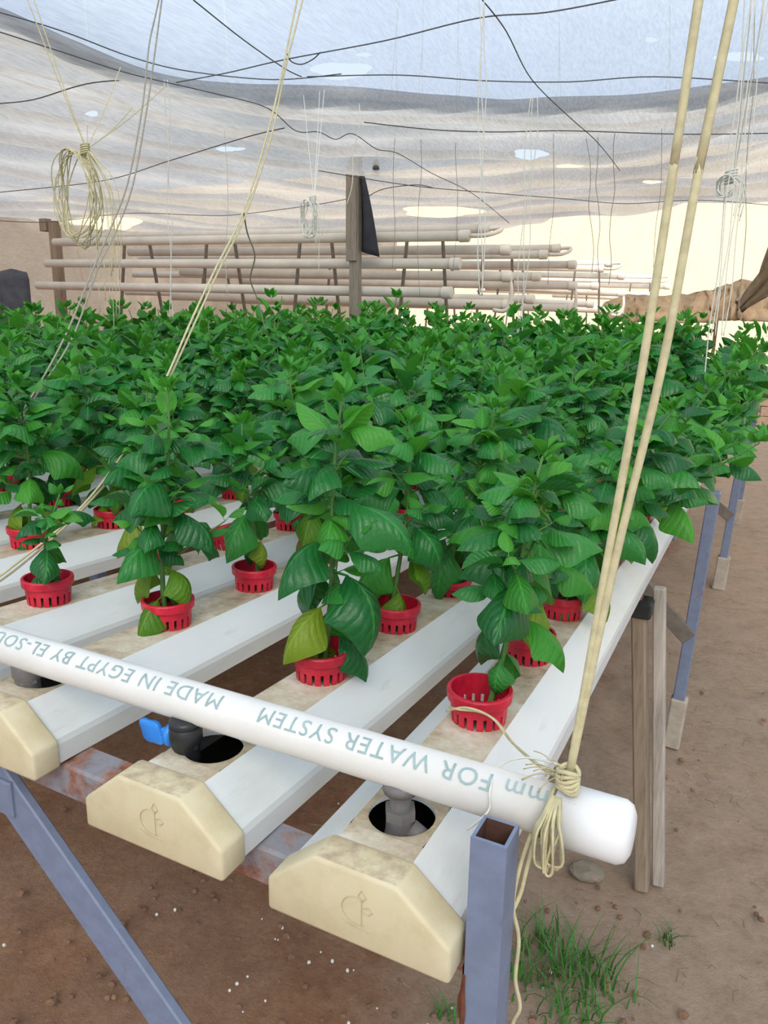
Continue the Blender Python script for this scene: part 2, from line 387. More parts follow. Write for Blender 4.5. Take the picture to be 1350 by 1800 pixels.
# the rolled hem
def hempocket():
    V, F = [], []; n = 11
    for i, p in enumerate(hem):
        w_ = .15+.10*vnoise(i*.06, 1, 3); dp = .035+.045*vnoise(i*.05, 4, 6)
        for j in range(n):
            a = math.pi*j/(n-1); V.append(p + FWD*(.05-w_*.5*math.cos(a)) + Vector((0, 0, .012-dp*math.sin(a)**.8+.006*math.sin(i*.35+j*1.7)*math.sin(a))))
    for i in range(len(hem)-1):
        for j in range(n-1): F.append((i*n+j, i*n+j+1, (i+1)*n+j+1, (i+1)*n+j))
    return V, F
o = obj('trim_1', hempocket(), M_HEM, None, True); tag(o, 'grey folded hem sagging across the shade net', kind='structure')
# second cloth
rows = []
NS = 200
for k in range(NS+1):
    t = k/NS; row = []
    for i, p in enumerate(hem):
        u = i/(len(hem)-1); px = pix(p)[0] if pix(p)[2] > .05 else (-2000 if u < .5 else 3000)
        rr = math.hypot(p.x-CAM.x, p.y-CAM.y)
        L = np.interp(px, [-900, 0, 400, 640, 860, 960, 1060, 1200, 1350, 1700], [6.0, 8.6, 8.4, 8.2, 7.0, 6.6, 5.9, 5.3, 4.9, 4.5])
        s = .07+(t**1.35)*L
        d = (Vector((p.x-CAM.x, p.y-CAM.y, 0))).normalized(); d = (d*.75+FWD*.25).normalized()
        zf = ZT+1.66 + .06*(u-.5)
        b = min(1, s/2.2); b = b*b*(3-2*b)
        z0 = p.z+.05-.06*math.exp(-((s-.3)/.25)**2)
        z = z0*(1-b)+zf*b
        wv = s+.35*math.sin(u*7+s*.3)+.5*vnoise(u*9, s*.5, 8)
        am = .075*min(1, s/.8)
        z += am*((1-2*abs(math.sin(wv*3.05)))*.55+.45*math.sin(wv*10.7+u*11)) + .05*(vnoise(u*30, s*2.2, 9)-.5)*min(1, s) + .16*(vnoise(u*8, s*.6, 10)-.5)*min(1, s/2)
        row.append(p + d*s + Vector((0, 0, z-p.z)))
    rows.append(row)
o = link('ceiling', mesh('ceiling', *loft(rows, [(162, 200, 11, 5), (932, 271, 30, 9), (185, 393, 60, 14), (1146, 320, 18, 3), (404, 262, 26, 4), (1000, 292, 24, 3), (775, 372, 70, 10), (640, 372, 12, 4)]), M_NET2, True))
tag(o, 'dusty grey second shade net with sagging folds', kind='structure')
edge = rows[-1]
# a net curtain hangs from the far edge of the second cloth on the left side
rows2 = []
lim = [p for p in edge if pix(p)[0] < 700]
for k in range(15):
    t = k/14; row = []
    for i, p in enumerate(lim):
        zz = p.z+(0.62-p.z)*t + .10*(vnoise(i*.35, 3, 2)-.5)*t
        row.append(Vector((p.x, p.y, zz)) + FWD*(.35*t + .20*math.sin(i*.23+1.5*vnoise(i*.05, 1, 7)*6)*(.25+.75*t) + .22*(vnoise(i*.22, t*3, 12)-.5)))
    rows2.append(row)
o = link('wall_left', mesh('wall_left', *loft(rows2, [(185, 394, 40, 9)]), M_NET3, True)); tag(o, 'beige net curtain closing the far left side of the shade house', kind='structure')

# ------------------------------------------------------------------ the bench frame
GX = [0.0, -.2144, -.4755, -.6919, -.9545]; GYAW = [.0317, .0038, .0304, -.0122, .0238]; GC = [.300, .2946, .3189, .2847, .4692]; GY0 = [0, 0, .0185, .01, .02]
for i in range(5, 17):
    GX.append(GX[-1]-.236-.012*((i*7) % 3-1)); GYAW.append(.012); GC.append(.29+.035*((i*5) % 4)); GY0.append(.01*((i*3) % 3))
W, T_, H1, H = .16, .072, .026, .062; SP = .2092; GLEN = 5.15
def gx(i, y): return GX[i]-math.tan(GYAW[i])*min(y, 1.2)-math.tan(.014)*max(0, y-1.2)
def gz(i, y, x=None):
    x0 = GX[i]
    s = -.0578*min(y, 1.25)-.024*min(max(y-1.25, 0), 1.2)-.006*max(0, y-2.45)
    return ZT+s-.0272*max(x0, -1.6)
def fz(y): return gz(0, y)-.001          # top of the frame at depth y (right end)

frame = thing('bench_frame', 'blue grey and rusty steel frame with timber props carrying the white gutters', 'frame', (0.10, .03, 0))
# front beam: follows the undersides of the gutters
xl, xr = -4.6, .10
y_b = .075
zb = lambda x: gz(0, y_b)-.0272*max(x, -1.6)
zb2 = lambda x: gz(0, y_b)-.0272*(max(x, -1.6))
for (a, b_, nm) in ((-1.6, xr, 0), (-4.6, -1.6, 1)):
    obj('cross_beam', bar((a, y_b, zb(a)-.021), (b_, y_b, zb(b_)-.021), .042, .042, .003), M_RUST, frame)
for yb in (1.20, 1.86, 3.56, 5.0):
    z = gz(0, yb)
    for (a, b_) in ((-1.6, xr-.005), (-4.6, -1.6)):
        obj('cross_beam', bar((a, yb, z-.0272*max(a, -1.6)-.023), (min(b_, gx(0, yb)+.075) if b_ > -1 else b_, yb, z-.0272*max(b_, -1.6)-.023), .04, .042, .003), M_RUST if yb != 1.86 else M_BLUE, frame)
# open square front post with a hollow top
pf0, pf1 = at(827, 1471, .018), at(891, 1490, .018); pw = pf1.x-pf0.x; pd = .030; pt = ((pf0.x+pf1.x)/2, .018+pd/2); ztop = pf0.z
th = .0028
def sq(x0, x1, y0, y1, z): return [(x0, y0, z), (x1, y0, z), (x1, y1, z), (x0, y1, z)]
X0, X1, Y0, Y1 = pt[0]-pw/2, pt[0]+pw/2, pt[1]-pd/2, pt[1]+pd/2
V = sq(X0, X1, Y0, Y1, 0)+sq(X0, X1, Y0, Y1, ztop)+sq(X0+th, X1-th, Y0+th, Y1-th, ztop)+sq(X0+th, X1-th, Y0+th, Y1-th, ztop-.20)
F = []
for k in range(4):
    j = (k+1) % 4
    F += [(k, j, 4+j, 4+k), (4+k, 4+j, 8+j, 8+k), (8+k, 8+j, 12+j, 12+k)]
F.append((12, 13, 14, 15))
mi = []
for k in range(4): mi += [0, 0, 1]
mi.append(1)
post = obj('post', (V, F), [M_BLUE, M_INNER], frame, False, mi)
# rust run where the beam is welded on
V, F = [], []; n = 10
for k in range(22):
    z = ZT-.23+.0105*k; wv = .004+.010*vnoise(k*.45, 2, 5)*math.sin(math.pi*(k+.7)/22.5)
    V += [Vector((X0-wv-.001, Y1-.004+.004*vnoise(k*.8, 1, 2), z)), Vector((X0-wv*.8, Y0+.006, z)), Vector((X0-.0006, Y0-.0006, z)), Vector((X0+wv*.35, Y0-.0010, z))]
for k in range(21):
    a = 4*k; b_ = a+4
    for j in range(3): F.append((a+j, a+j+1, b_+j+1, b_+j))
obj('rust_crust', (V, F), plain('flaking_orange_rust', (.20, .062, .028), .95, .6, 60), post)
# diagonal brace from the beam down to the foot of the front post
b0, b1 = at(-22, 1335, .055), at(300, 1800, .055)
d_ = (b1-b0).normalized(); b2 = b0+d_*((b0.z-.03)/-d_.z)
obj('brace', bar(b0-d_*.02, b2, .012, .052, .002, (d_.z, 0, -d_.x)), M_BLUE, frame)
b3 = at(0, 1385, .062)
obj('brace', bar((b0.x-.9, .050, b0.z-.02), (b0.x+.05, .050, b0.z-.034), .012, .046, .002), M_BLUE, frame)
# the other legs along the right side
def leg(x, y, wx, wy, mat, foot=None, lean=0.0, name='post'):
    zt = gz(0, y)+.10
    o = obj(name, bar((x-lean, y, (.10 if foot else 0.0)), (x, y, zt), wx, wy, .003, (0, 1, 0)), mat, frame)
    if foot: obj('foot', box((x-lean, y, .07), (foot, foot, .17), .006, Euler((0, .05, 0)).to_matrix().to_4x4()), M_CONC, frame)
    return o
wp = atz(1132, 1560, 0.0)
obj('timber_prop', bar((wp.x-.004, wp.y, 0), (wp.x-.072, wp.y, gz(0, wp.y)-.06), .030, .045, .004, (0, 1, 0)), M_WOOD, frame)
obj('timber_prop', bar((wp.x+.028, wp.y+.028, .0), (wp.x-.040, wp.y+.028, gz(0, wp.y)-.004), .026, .024, .003, (0, 1, 0)), M_WOOD2, frame)
obj('timber_prop', box((wp.x-.068, wp.y, gz(0, wp.y)-.045), (.045, .06, .036), .004), M_BLACK, frame)
leg(.112, 1.90, .034, .04, M_BLUE, .05, .032)
leg(.118, 3.56, .036, .04, M_BLUE, .06, .03)
leg(.11, 5.0, .036, .04, M_BLUE, .06, .03)
obj('brace', bar((.092, 1.88, .36), (-.20, 1.88, gz(0, 1.88)-.08), .012, .05, .002, (1, 0, 1)), M_RACKD, frame)
obj('brace', bar((.10, 3.54, .36), (-.25, 3.54, gz(0, 3.5)-.08), .012, .05, .002, (1, 0, 1)), M_RACKD, frame)
for x in (-1.62, -3.3):
    for y in (.075, 1.2, 1.9, 3.56): obj('post', bar((x, y, 0), (x, y, gz(6, y)-.04), .04, .04, .003, (0, 1, 0)), M_BLUE, frame)

# ------------------------------------------------------------------ gutters
def offset_profile(e):
    return [(-W/2-e, -e), (W/2+e, -e), (W/2+e, H1+e*.4), (T_/2+e*.45, H+e), (-T_/2-e*.45, H+e), (-W/2-e, H1+e*.4)]
HOLE_Y = .0891; HOLE_R = .030
def gutter(i):
    y0 = GY0[i]; root = thing('gutter', '', 'gutter', (gx(i, y0), y0, gz(i, y0)), 'white hydroponic gutters side by side on the bench')
    near = 'nearest of all, its cream cap beside the blue post' if i == 0 else ''
    root['label'] = {0: 'white trapezoid gutter along the right bench edge, cream cap beside the hollow blue post',
                     1: 'white trapezoid gutter whose front hole holds the valve with the blue handle',
                     2: 'white gutter third from the right, its cream cap cut by the left picture edge'}.get(i, 'white trapezoid gutter, %s from the right edge of the bench' % (ORD[i] if i < len(ORD) else 'outermost'))
    loc = wl(root)
    # body: rings along y; top strip has its own material and a real round hole at the front
    ys = [y0+.006, y0+HOLE_Y-.034, y0+HOLE_Y+.034] + [y0+.2+.15*k for k in range(int((GLEN-.2)/.15)+1)]
    rb = .004
    P = [(-W/2, 0), (W/2, 0), (W/2, H1-rb), (W/2-rb*.5, H1+rb*.6), (T_/2+rb, H-rb), (T_/2-.001, H), (-T_/2+.001, H), (-T_/2-rb, H-rb), (-W/2+rb*.5, H1+rb*.6), (-W/2, H1-rb)]
    n = len(P); V, F, mi_ = [], [], []
    for y in ys:
        for x, z in P: V.append((gx(i, y)+x, y, gz(i, y)+z))
    for j in range(len(ys)-1):
        for k in range(n):
            if j == 1 and k == 5: continue
            a, b_ = j*n+k, j*n+(k+1) % n
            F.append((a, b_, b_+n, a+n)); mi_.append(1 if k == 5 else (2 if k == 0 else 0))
    F.append(tuple(range(n))); mi_.append(0); F.append(tuple((len(ys)-1)*n+k for k in range(n-1, -1, -1))); mi_.append(0)
    # plate round the hole
    hy = y0+HOLE_Y; hc = Vector((gx(i, hy), hy, gz(i, hy)+H)); base = len(V); N = 32
    sq_ = []
    for k in range(N):
        a = 2*math.pi*k/N; V.append(hc+Vector((HOLE_R*math.cos(a), HOLE_R*math.sin(a), 0)))
    for k in range(N):
        a = 2*math.pi*k/N; c_, s_ = math.cos(a), math.sin(a); q = max(abs(c_)/(T_/2-.001), abs(s_)/.034)
        dx, dy = c_/q, s_/q; yy = hy+dy; V.append((gx(i, yy)+dx, yy, gz(i, yy)+H))
    for k in range(N):
        a = 2*math.pi*k/N; V.append(hc+Vector((HOLE_R*math.cos(a), HOLE_R*math.sin(a), -.004)))
    for k in range(N):
        j = (k+1) % N
        F.append((base+k, base+N+k, base+N+j, base+j)); mi_.append(1)
        F.append((base+2*N+k, base+k, base+j, base+2*N+j)); mi_.append(0)
    obj('channel', (V, F), [M_SIDE, M_TOP, M_FLOORSHADE], root, False, mi_)
    # end cap
    cap = obj('end_cap', xf(prism(offset_profile(.0035), -.004, .030, .0035, 2), Matrix.Translation((gx(i, y0), y0, gz(i, y0)))), M_CAP, root, True)
    cap.data.polygons.foreach_set('use_smooth', [True]*len(cap.data.polygons))
    # moulded emblem on the cap: a curl with a drop shaped leaf and a line of letters, all but worn away
    c0 = Vector((gx(i, y0)+.004, y0-.0046, gz(i, y0)+.031)); parts = []
    arc = [c0+Vector((.014*math.cos(a), 0, .013*math.sin(a))) for a in [math.radians(d) for d in range(70, 300, 15)]]
    parts.append(tube(arc, .0004, 4))
    parts.append(tube([c0+Vector((x, 0, z)) for x, z in ((0.004, .010), (.001, .015), (.004, .021), (.008, .015), (.004, .010), (.004, -.012))], .0004, 4))
    parts.append(tube([c0+Vector((x, 0, z)) for x, z in ((.004, .004), (.010, .007), (.014, .004), (.010, .0), (.005, .001))], .0004, 4))
    parts.append(tube(smoothpath([c0+Vector((x, 0, z)) for x, z in ((-.016, -.012), (-.008, -.0145), (0, -.016), (.010, -.0165))], 3), .0004, 4))
    obj('emblem', join(*parts), M_LINE, cap)
    return root
NG = len(GX)
gutters = [gutter(i) for i in range(NG)]

# ------------------------------------------------------------------ feed pipe, its print, the end cap
PY, PR = .0851, .0205
pz = lambda x: ZT+.1089
pipe = thing('feed_pipe', 'long white plastic water pipe lying across the front of all the gutters', 'pipe', (0.19, PY, ZT+.1089))
obj('pipe', tube([(x, PY, pz(x)) for x in (-4.7, -3, -1.5, -.5, .165)], PR, 28), M_PIPE, pipe, True)
cp = [(0.0001, .058), (PR*.75, .0575), (PR+.001, .0545), (PR+.0038, .049), (PR+.004, .0), (PR+.0002, -.0005)]
vf = lathe(cp, 28); Mx = Matrix.Translation((.135, PY, pz(0))) @ Matrix.Rotation(math.pi/2, 4, 'Y')
pc = obj('pipe_cap', xf(vf, Mx), M_PIPECAP, pipe, True)
def pipe_text(s, x_right, size, ang0, sp=1.0):
    cu = bpy.data.curves.new('print', 'FONT'); cu.body = s; cu.size = size; cu.space_character = sp; cu.resolution_u = 3
    ob = bpy.data.objects.new('print', cu); C.objects.link(ob)
    dg = bpy.context.evaluated_depsgraph_get(); me = ob.evaluated_get(dg).to_mesh()
    vs = [v.co.copy() for v in me.vertices]; fs = [tuple(p.vertices) for p in me.polygons]
    ob.evaluated_get(dg).to_mesh_clear(); bpy.data.objects.remove(ob)
    bm = bmesh.new(); bv = [bm.verts.new(v) for v in vs]
    for f in fs:
        try: bm.faces.new([bv[i] for i in f])
        except ValueError: pass
    bmesh.ops.triangulate(bm, faces=bm.faces)
    for _ in range(4):
        le = [e for e in bm.edges if abs(e.verts[0].co.y-e.verts[1].co.y) > .0016]
        if not le: break
        bmesh.ops.subdivide_edges(bm, edges=le, cuts=1); bmesh.ops.triangulate(bm, faces=bm.faces)
    vs, fs = bmout(bm); rr = PR+.0005; out = []
    for v in vs:
        a = ang0 + v.y/rr           # measured from the top of the pipe towards the viewer's side
        out.append(Vector((x_right-v.x, PY-rr*math.sin(a), pz(0)+rr*math.cos(a))))
    return out, [f[::1] for f in fs]
A0 = math.radians(14)
for txt, pr, pl in (('mm FOR WATER SYSTEM', (968, 1400), (470, 1258)), ('MADE IN EGYPT BY EL-SOU', (402, 1240), (8, 1118))):
    vt, ft = pipe_text(txt, .0, .0225, A0, 1.12); xa = [v.x for v in vt]; xr_ = at(*pr, PY).x; xl_ = at(*pl, PY).x; k_ = (xr_-xl_)/(max(xa)-min(xa))
    obj('print', ([Vector((xr_+(v.x-max(xa))*k_, v.y, v.z)) for v in vt], ft), M_INK, pipe)['label'] = 'faded blue green lettering printed on the pipe'

# ------------------------------------------------------------------ valves between the pipe and the gutter holes
def hexnut(c, r, h, M=None):
    v = lathe([(0, 0), (r, 0), (r, h), (0, h)], 6); v = xf(v, M) if M else v
    return [Vector(c)+p for p in v[0]], v[1]
def valve(i, kind):
    hy = GY0[i]+HOLE_Y; x = gx(i, hy)
    lab = {0: 'dusty grey elbow fitting reaching into the front hole of the rightmost gutter', 1: 'black valve with a lobed blue handle under the white pipe',
           2: 'grey and blue fitting in the partly hidden hole at the left picture edge'}.get(i, 'black valve under the pipe on the %s gutter from the right' % ORD[min(i, 19)])
    dx = {0: .002, 1: -.021, 2: -.004}.get(i, -.004)
    z1 = pz(0)-PR; z0 = gz(i, hy)+H; x += dx; yv = PY+{0: -.004, 1: -.012}.get(i, 0)
    t = thing('valve', lab, 'valve', (x, yv, z0-.03), 'valves feeding the gutters')
    body = M_GREYP if i != 1 else M_BLACK
    obj('collar', lathe([(0, z1-.001), (.0155, z1-.001), (.0165, z1+.006), (.0135, z1+.009), (0, z1+.009)], 20, (x, yv, 0)), M_BLACK if i else M_GREYP, t, True)
    obj('neck', join(lathe([(.0095, z0-.002), (.0095, z1)], 16, (x, yv, 0)), hexnut((x, yv, z0+.004), .0145, .010)), body, t)
    if kind == 'elbow':
        p = smoothpath([(x, yv, z0+.006), (x-.0005, yv-.001, z0-.012), (x-.001, yv-.012, z0-.022), (x-.001, yv-.020, z0-.024)], 5)
        obj('elbow', tube(p, [.0125]*len(p), 16), body, t, True)
        obj('nozzle', xf(lathe([(0, .006), (.006, .006), (.0065, 0), (.0115, -.002), (.0125, -.012), (0, -.012)], 18), Matrix.Translation((x-.001, yv-.024, z0-.0245)) @ Matrix.Rotation(math.radians(80), 4, 'X')), body, t, True)
        obj('side_port', tube([(x+.010, yv, z0-.004), (x+.022, yv+.002, z0-.012)], .0085, 14), body, t, True)
    else:
        obj('valve_body', lathe([(0, z0-.016), (.012, z0-.016), (.0135, z0-.010), (.0128, z0+.006), (.0165, z0+.012), (.0165, z0+.026), (.0125, z0+.030), (0, z0+.030)], 20, (x, yv, 0)), body, t, True)
        if kind == 'handle':
            hx, hz = x-.016, z0+.012
            obj('ring', xf(lathe([(0, 0), (.0125, 0), (.0125, .006), (0, .006)], 18), Matrix.Translation((hx+.002, yv, hz)) @ Matrix.Rotation(-math.pi/2, 4, 'Y')), M_VALVE, t, True)
            hd = obj('handle', join(box((hx-.009, yv, hz), (.014, .007, .008), .002)), M_VALVE, t)
            # lobed butterfly plate, drawn in (u, v) and extruded
            lob = []
            for k in range(40):
                a = 2*math.pi*k/40; r = .0128+.0016*math.cos(4*a+.5); lob.append((r*1.25*math.cos(a), r*.95*math.sin(a)))
            pv = prism(lob, -.0032, .0032, .0012, 1)
            pv = xf(pv, Matrix.Translation((hx-.027, yv-.002, hz-.003)) @ Matrix.Rotation(math.radians(28), 4, 'Y'))
            obj('handle_plate', pv, M_VALVE, hd, True)
        elif i == 2:
            obj('ring', tube([(x+.012, yv-.006, z0-.012), (x+.026, yv-.004, z0-.012)], .011, 14), plain('dull_blue_plastic', (.10, .15, .30), .5), t, True)
    return t
valve(0, 'elbow'); valve(1, 'handle'); valve(2, 'plain')
for i in range(3, 6): valve(i, 'plain')

# ------------------------------------------------------------------ net cups
RIM = .0372; CUPZ = .040
def cup_mesh():
    N = 18; V, F = [], []
    def ring(r, z, angs): 
        b = len(V)
        for a in angs: V.append((r*math.cos(a), r*math.sin(a), z))
        return b
    A = []
    for k in range(N): A += [2*math.pi*k/N, 2*math.pi*(k+.66)/N]
    n = len(A)
    prof = [(RIM-.0045, CUPZ), (RIM-.001, CUPZ), (RIM, CUPZ-.002), (RIM-.0007, CUPZ-.0115), (RIM-.0020, CUPZ-.013), (RIM-.0045, CUPZ-.013), (RIM-.0052, .0165)]
    bs = [ring(r, z, A) for r, z in prof]
    for a, b in zip(bs, bs[1:]):
        for k in range(n): F.append((b+k, b+(k+1) % n, a+(k+1) % n, a+k))
    low = ring(RIM-.0098, -.030, A); last = bs[-1]
    for k in range(0, n, 2): F.append((low+k, low+k+1, last+k+1, last+k))        # ribs with open slots between them
    inn = [ring(RIM-.0045, CUPZ, A), ring(RIM-.0072, .0165, A), ring(RIM-.0118, -.030, A)]
    for k in range(n): F.append((inn[0]+k, inn[0]+(k+1) % n, inn[1]+(k+1) % n, inn[1]+k))
    for k in range(0, n, 2):
        F.append((inn[1]+k, inn[1]+k+1, inn[2]+k+1, inn[2]+k))
        F.append((low+k, last+k, inn[1]+k, inn[2]+k)); F.append((last+k+1, low+k+1, inn[2]+k+1, inn[1]+k+1))
    for k in range(1, n, 2): F.append((last+k, last+(k+1) % n, inn[1]+(k+1) % n, inn[1]+k))
    F.append(tuple(low+k for k in range(n-1, -1, -1)))
    m = mesh('net_cup', V, F, M_RED); return m
CUP = cup_mesh()
def mix_mesh():
    rg = random.Random(3); V, F = [(0, 0, .013)], []; n = 14
    for j, r in enumerate((.010, .020, .0288)):
        for k in range(n): a = 2*math.pi*k/n; V.append((r*math.cos(a), r*math.sin(a), .0105+.004*rg.random()-.0015*j))
    for k in range(n): F.append((0, 1+k, 1+(k+1) % n))
    for j in range(2):
        for k in range(n): a = 1+j*n+k; b = 1+j*n+(k+1) % n; F.append((a, a+n, b+n, b))
    for q in range(16):                       # loose crumbs
        a, r = rg.random()*6.28, .022*rg.random()**.5; c = Vector((r*math.cos(a), r*math.sin(a), .0125)); s = .0015+.002*rg.random(); b = len(V)
        V += [c+Vector((s, 0, 0)), c+Vector((-s*.5, s*.8, 0)), c+Vector((-s*.5, -s*.8, 0)), c+Vector((0, 0, s*1.2))]; F += [(b, b+1, b+3), (b+1, b+2, b+3), (b+2, b, b+3)]
    return mesh('potting_mix', V, F, M_MIX)
MIXM = mix_mesh()

# ------------------------------------------------------------------ basil
def leaf_geom(droop, cup, twist, wid, wave, nu=9, nv=4, seed=0):
    """blade of unit length along +X, petiole included; returns V, F, UV for each vertex"""
    V, F, UV = [], [], []; pet = .17
    ang = .18; x, z = 0.0, 0.0; pts = []; steps = 40
    for k in range(steps+1):
        pts.append((x, z, ang)); s = k/steps; ang = .18-droop*(s**1.25); x += math.cos(ang)/steps; z += math.sin(ang)/steps
    def at_(s):
        q = s*steps; i = min(int(q), steps-1); f = q-i; a, b = pts[i], pts[i+1]; return a[0]+(b[0]-a[0])*f, a[1]+(b[1]-a[1])*f, a[2]
    for a in range(nu+1):
        t = a/nu; s = pet+(1-pet)*t; bx, bz, an = at_(s)
        hw = .88*wid*(math.sin(math.pi*t**.80)**.78) if 0 < t < 1 else .004
        for b in range(nv+1):
            u = -1+2*b/nv; y = hw*u; dz = -cup*(u*u)*hw*1.5+(.10*hw if abs(u) == .5 else 0)
            dz += wave*hw*math.sin(6.2*t+seed+(2.2 if u > 0 else 0))*abs(u)
            yy = y*math.cos(cup*.55*abs(u))
            tw = twist*t; yr, zr = yy*math.cos(tw)-dz*math.sin(tw), yy*math.sin(tw)+dz*math.cos(tw)
            V.append((bx-math.sin(an)*zr, yr, bz+math.cos(an)*zr)); UV.append((t, .5+.5*u))
    m = nv+1
    for a in range(nu):
        for b in range(nv): F.append((a*m+b, (a+1)*m+b, (a+1)*m+b+1, a*m+b+1))
    b0 = len(V); e = at_(pet+.02)
    for (px_, pz_, r) in ((0, 0, .016), (e[0], e[1], .011)):
        for k in range(3):
            a = 2*math.pi*k/3+.5; V.append((px_, r*math.cos(a), pz_+r*math.sin(a))); UV.append((.3, .5))
    for k in range(3): F.append((b0+k, b0+(k+1) % 3, b0+3+(k+1) % 3, b0+3+k))
    return V, F, UV
LV = []
for q, (dr, cu, tw, wi, wa) in enumerate([(.35, .25, .1, .27, .10), (.6, .45, -.25, .29, .12), (1.0, .6, .2, .30, .14), (1.2, .75, -.15, .31, .10),
                                          (1.6, .65, .3, .31, .14), (1.9, .8, -.3, .32, .10), (2.3, .7, .15, .33, .12), (1.45, .95, -.1, .30, .06),
                                          (.15, -.45, .1, .25, .06), (.45, -.6, -.2, .27, .08)]):
    LV.append(leaf_geom(dr, cu, tw, wi, wa, seed=q*1.7))
def leaf_mesh(q, kind):
    V, F, UV = LV[q]; m = mesh('leaf', V, F, M_LEAF[kind], True); ul = m.uv_layers.new(name='UVMap')
    ul.data.foreach_set('uv', [c for l in m.loops for c in UV[l.vertex_index]]); return m
LM = {(q, k): leaf_mesh(q, k) for q in range(len(LV)) for k in range(3)}

def basil(rg, h, size, bare, lean=(0, 0), bushy=.7, yellow=.35, crown=1.0):
    """returns stems (paths with radii) and leaves (variant, kind, matrix)"""
    st, lv = [], []
    def sp(t): return Vector((lean[0]*t**1.4+.006*math.sin(5*t+ph), lean[1]*t**1.4+.006*math.cos(4*t+ph), .006+(h-.006)*t))
    ph = rg.random()*6.28
    st.append(([sp(k/7) for k in range(8)], [.0042-.0026*k/7 for k in range(8)]))
    def put(p, az, el, L, q, k, roll=0):
        M = Matrix.Translation(p) @ Matrix.Rotation(az, 4, 'Z') @ Matrix.Rotation(-el, 4, 'Y') @ Matrix.Rotation(roll, 4, 'X') @ Matrix.Scale(L, 4)
        lv.append((q, k, M))
    n = max(4, int(round((h-bare)/.038))); a0 = rg.random()*6.28
    for i in range(n):
        f = i/(n-1); p = sp(bare/h+(1-bare/h)*f*.97); az = a0+i*math.pi/2+rg.uniform(-.3, .3)
        L = 1.34*size*np.interp(f, [0, .25, .6, .85, 1], [.70, 1.0, .95, .58, .32])*crown**f
        for s in (0, 1):
            el = math.radians(np.interp(f, [0, .3, .65, 1], [-30, -5, 18, 48])+rg.uniform(-14, 14))
            q = rg.choice([5, 6, 4]) if f < .3 else (rg.choice([3, 4, 5, 6, 7, 4]) if f < .72 else rg.choice([1, 2, 0, 8]))
            k = 2 if (f < .28 and rg.random() < yellow) else (1 if f > .75 or rg.random() < .12 else 0)
            put(p, az+s*math.pi+rg.uniform(-.25, .25), el, L*rg.uniform(.82, 1.15), q, k, rg.uniform(-.3, .3))
            if .08 < f < .86 and rg.random() < bushy:
                sl = h*rg.uniform(.14, .30)*(1.25-f); sa = az+s*math.pi+rg.uniform(-.4, .4); se = rg.uniform(.55, 1.1)
                d = Vector((math.cos(sa)*math.cos(se), math.sin(sa)*math.cos(se), math.sin(se))); e = p+d*sl
                st.append(([p, p+d*sl*.5+Vector((0, 0, .002)), e], [.002, .0016, .001]))
                for j in range(3):
                    ff = (.45, .75, 1.0)[j]; l2 = size*(.82, .72, .46)[j]*rg.uniform(.8, 1.2); a2 = sa+math.pi/2*(j % 2)+.4
                    for s2 in (0, 1):
                        put(p+d*sl*ff, a2+s2*math.pi+rg.uniform(-.3, .3), math.radians(rg.uniform(-5, 30)+25*(j == 2)), l2, rg.choice([0, 1, 2, 3, 9] if j else [2, 3, 4]), 1 if (j == 2 or rg.random() < .2) else 0, rg.uniform(-.3, .3))
    for j in range(5): put(sp(1.0), a0+j*2.4, math.radians(35+8*j), size*(.42-.05*j)*crown, rg.choice([0, 8, 1]), 1, 0)
    return st, lv
def stems_mesh(st):
    return mesh('stem', *join(*[tube(p, r, 5, False) for p, r in st]), M_STEM, True)
def foliage_mesh(lv, rg):
    V, F, UV, MI, RN = [], [], [], [], []
    for q, k, M in lv:
        v, f, uv = LV[q]; b = len(V); V += [M @ Vector(x) for x in v]; F += [tuple(i+b for i in g) for g in f]; UV += uv; MI += [k]*len(f); RN += [rg.random()]*len(v)
    m = mesh('foliage', V, F, M_LEAF, True, MI); ul = m.uv_layers.new(name='UVMap'); ul.data.foreach_set('uv', [c for l in m.loops for c in UV[l.vertex_index]])
    at_ = m.attributes.new('leaf_random', 'FLOAT', 'POINT'); at_.data.foreach_set('value', RN); return m

HERO = {  # (gutter, cup): h, leaf size, bare stem, lean, bushy, yellow
    (0, 0): dict(h=.30, size=.078, bare=.075, lean=(.035, .05), bushy=.95, yellow=.45, off=(.010, .002)),
    (0, 1): dict(h=.27, size=.082, bare=.055, lean=(.02, .0), bushy=.95, yellow=.5),
    (1, 0): dict(h=.345, size=.094, bare=.055, lean=(.02, .03), bushy=.5, yellow=.35),
    (1, 1): dict(h=.30, size=.088, bare=.06, lean=(.0, .03), bushy=.6, yellow=.6),
    (1, 2): dict(h=.33, size=.092, bare=.05, lean=(.02, .03), bushy=.7, yellow=.3),
    (2, 0): dict(h=.33, size=.082, bare=.040, lean=(-.01, .02), bushy=.75, yellow=.55),
    (2, 1): dict(h=.27, size=.085, bare=.085, lean=(-.03, .02), bushy=.8, yellow=.5),
    (3, 0): dict(h=.165, size=.060, bare=.045, lean=(.02, .01), bushy=.95, yellow=.2),
    (3, 1): dict(h=.32, size=.085, bare=.05, lean=(.0, .02), bushy=.7, yellow=.4),
    (4, 0): dict(h=.30, size=.09, bare=.04, lean=(-.01, .02), bushy=.7, yellow=.3),
}
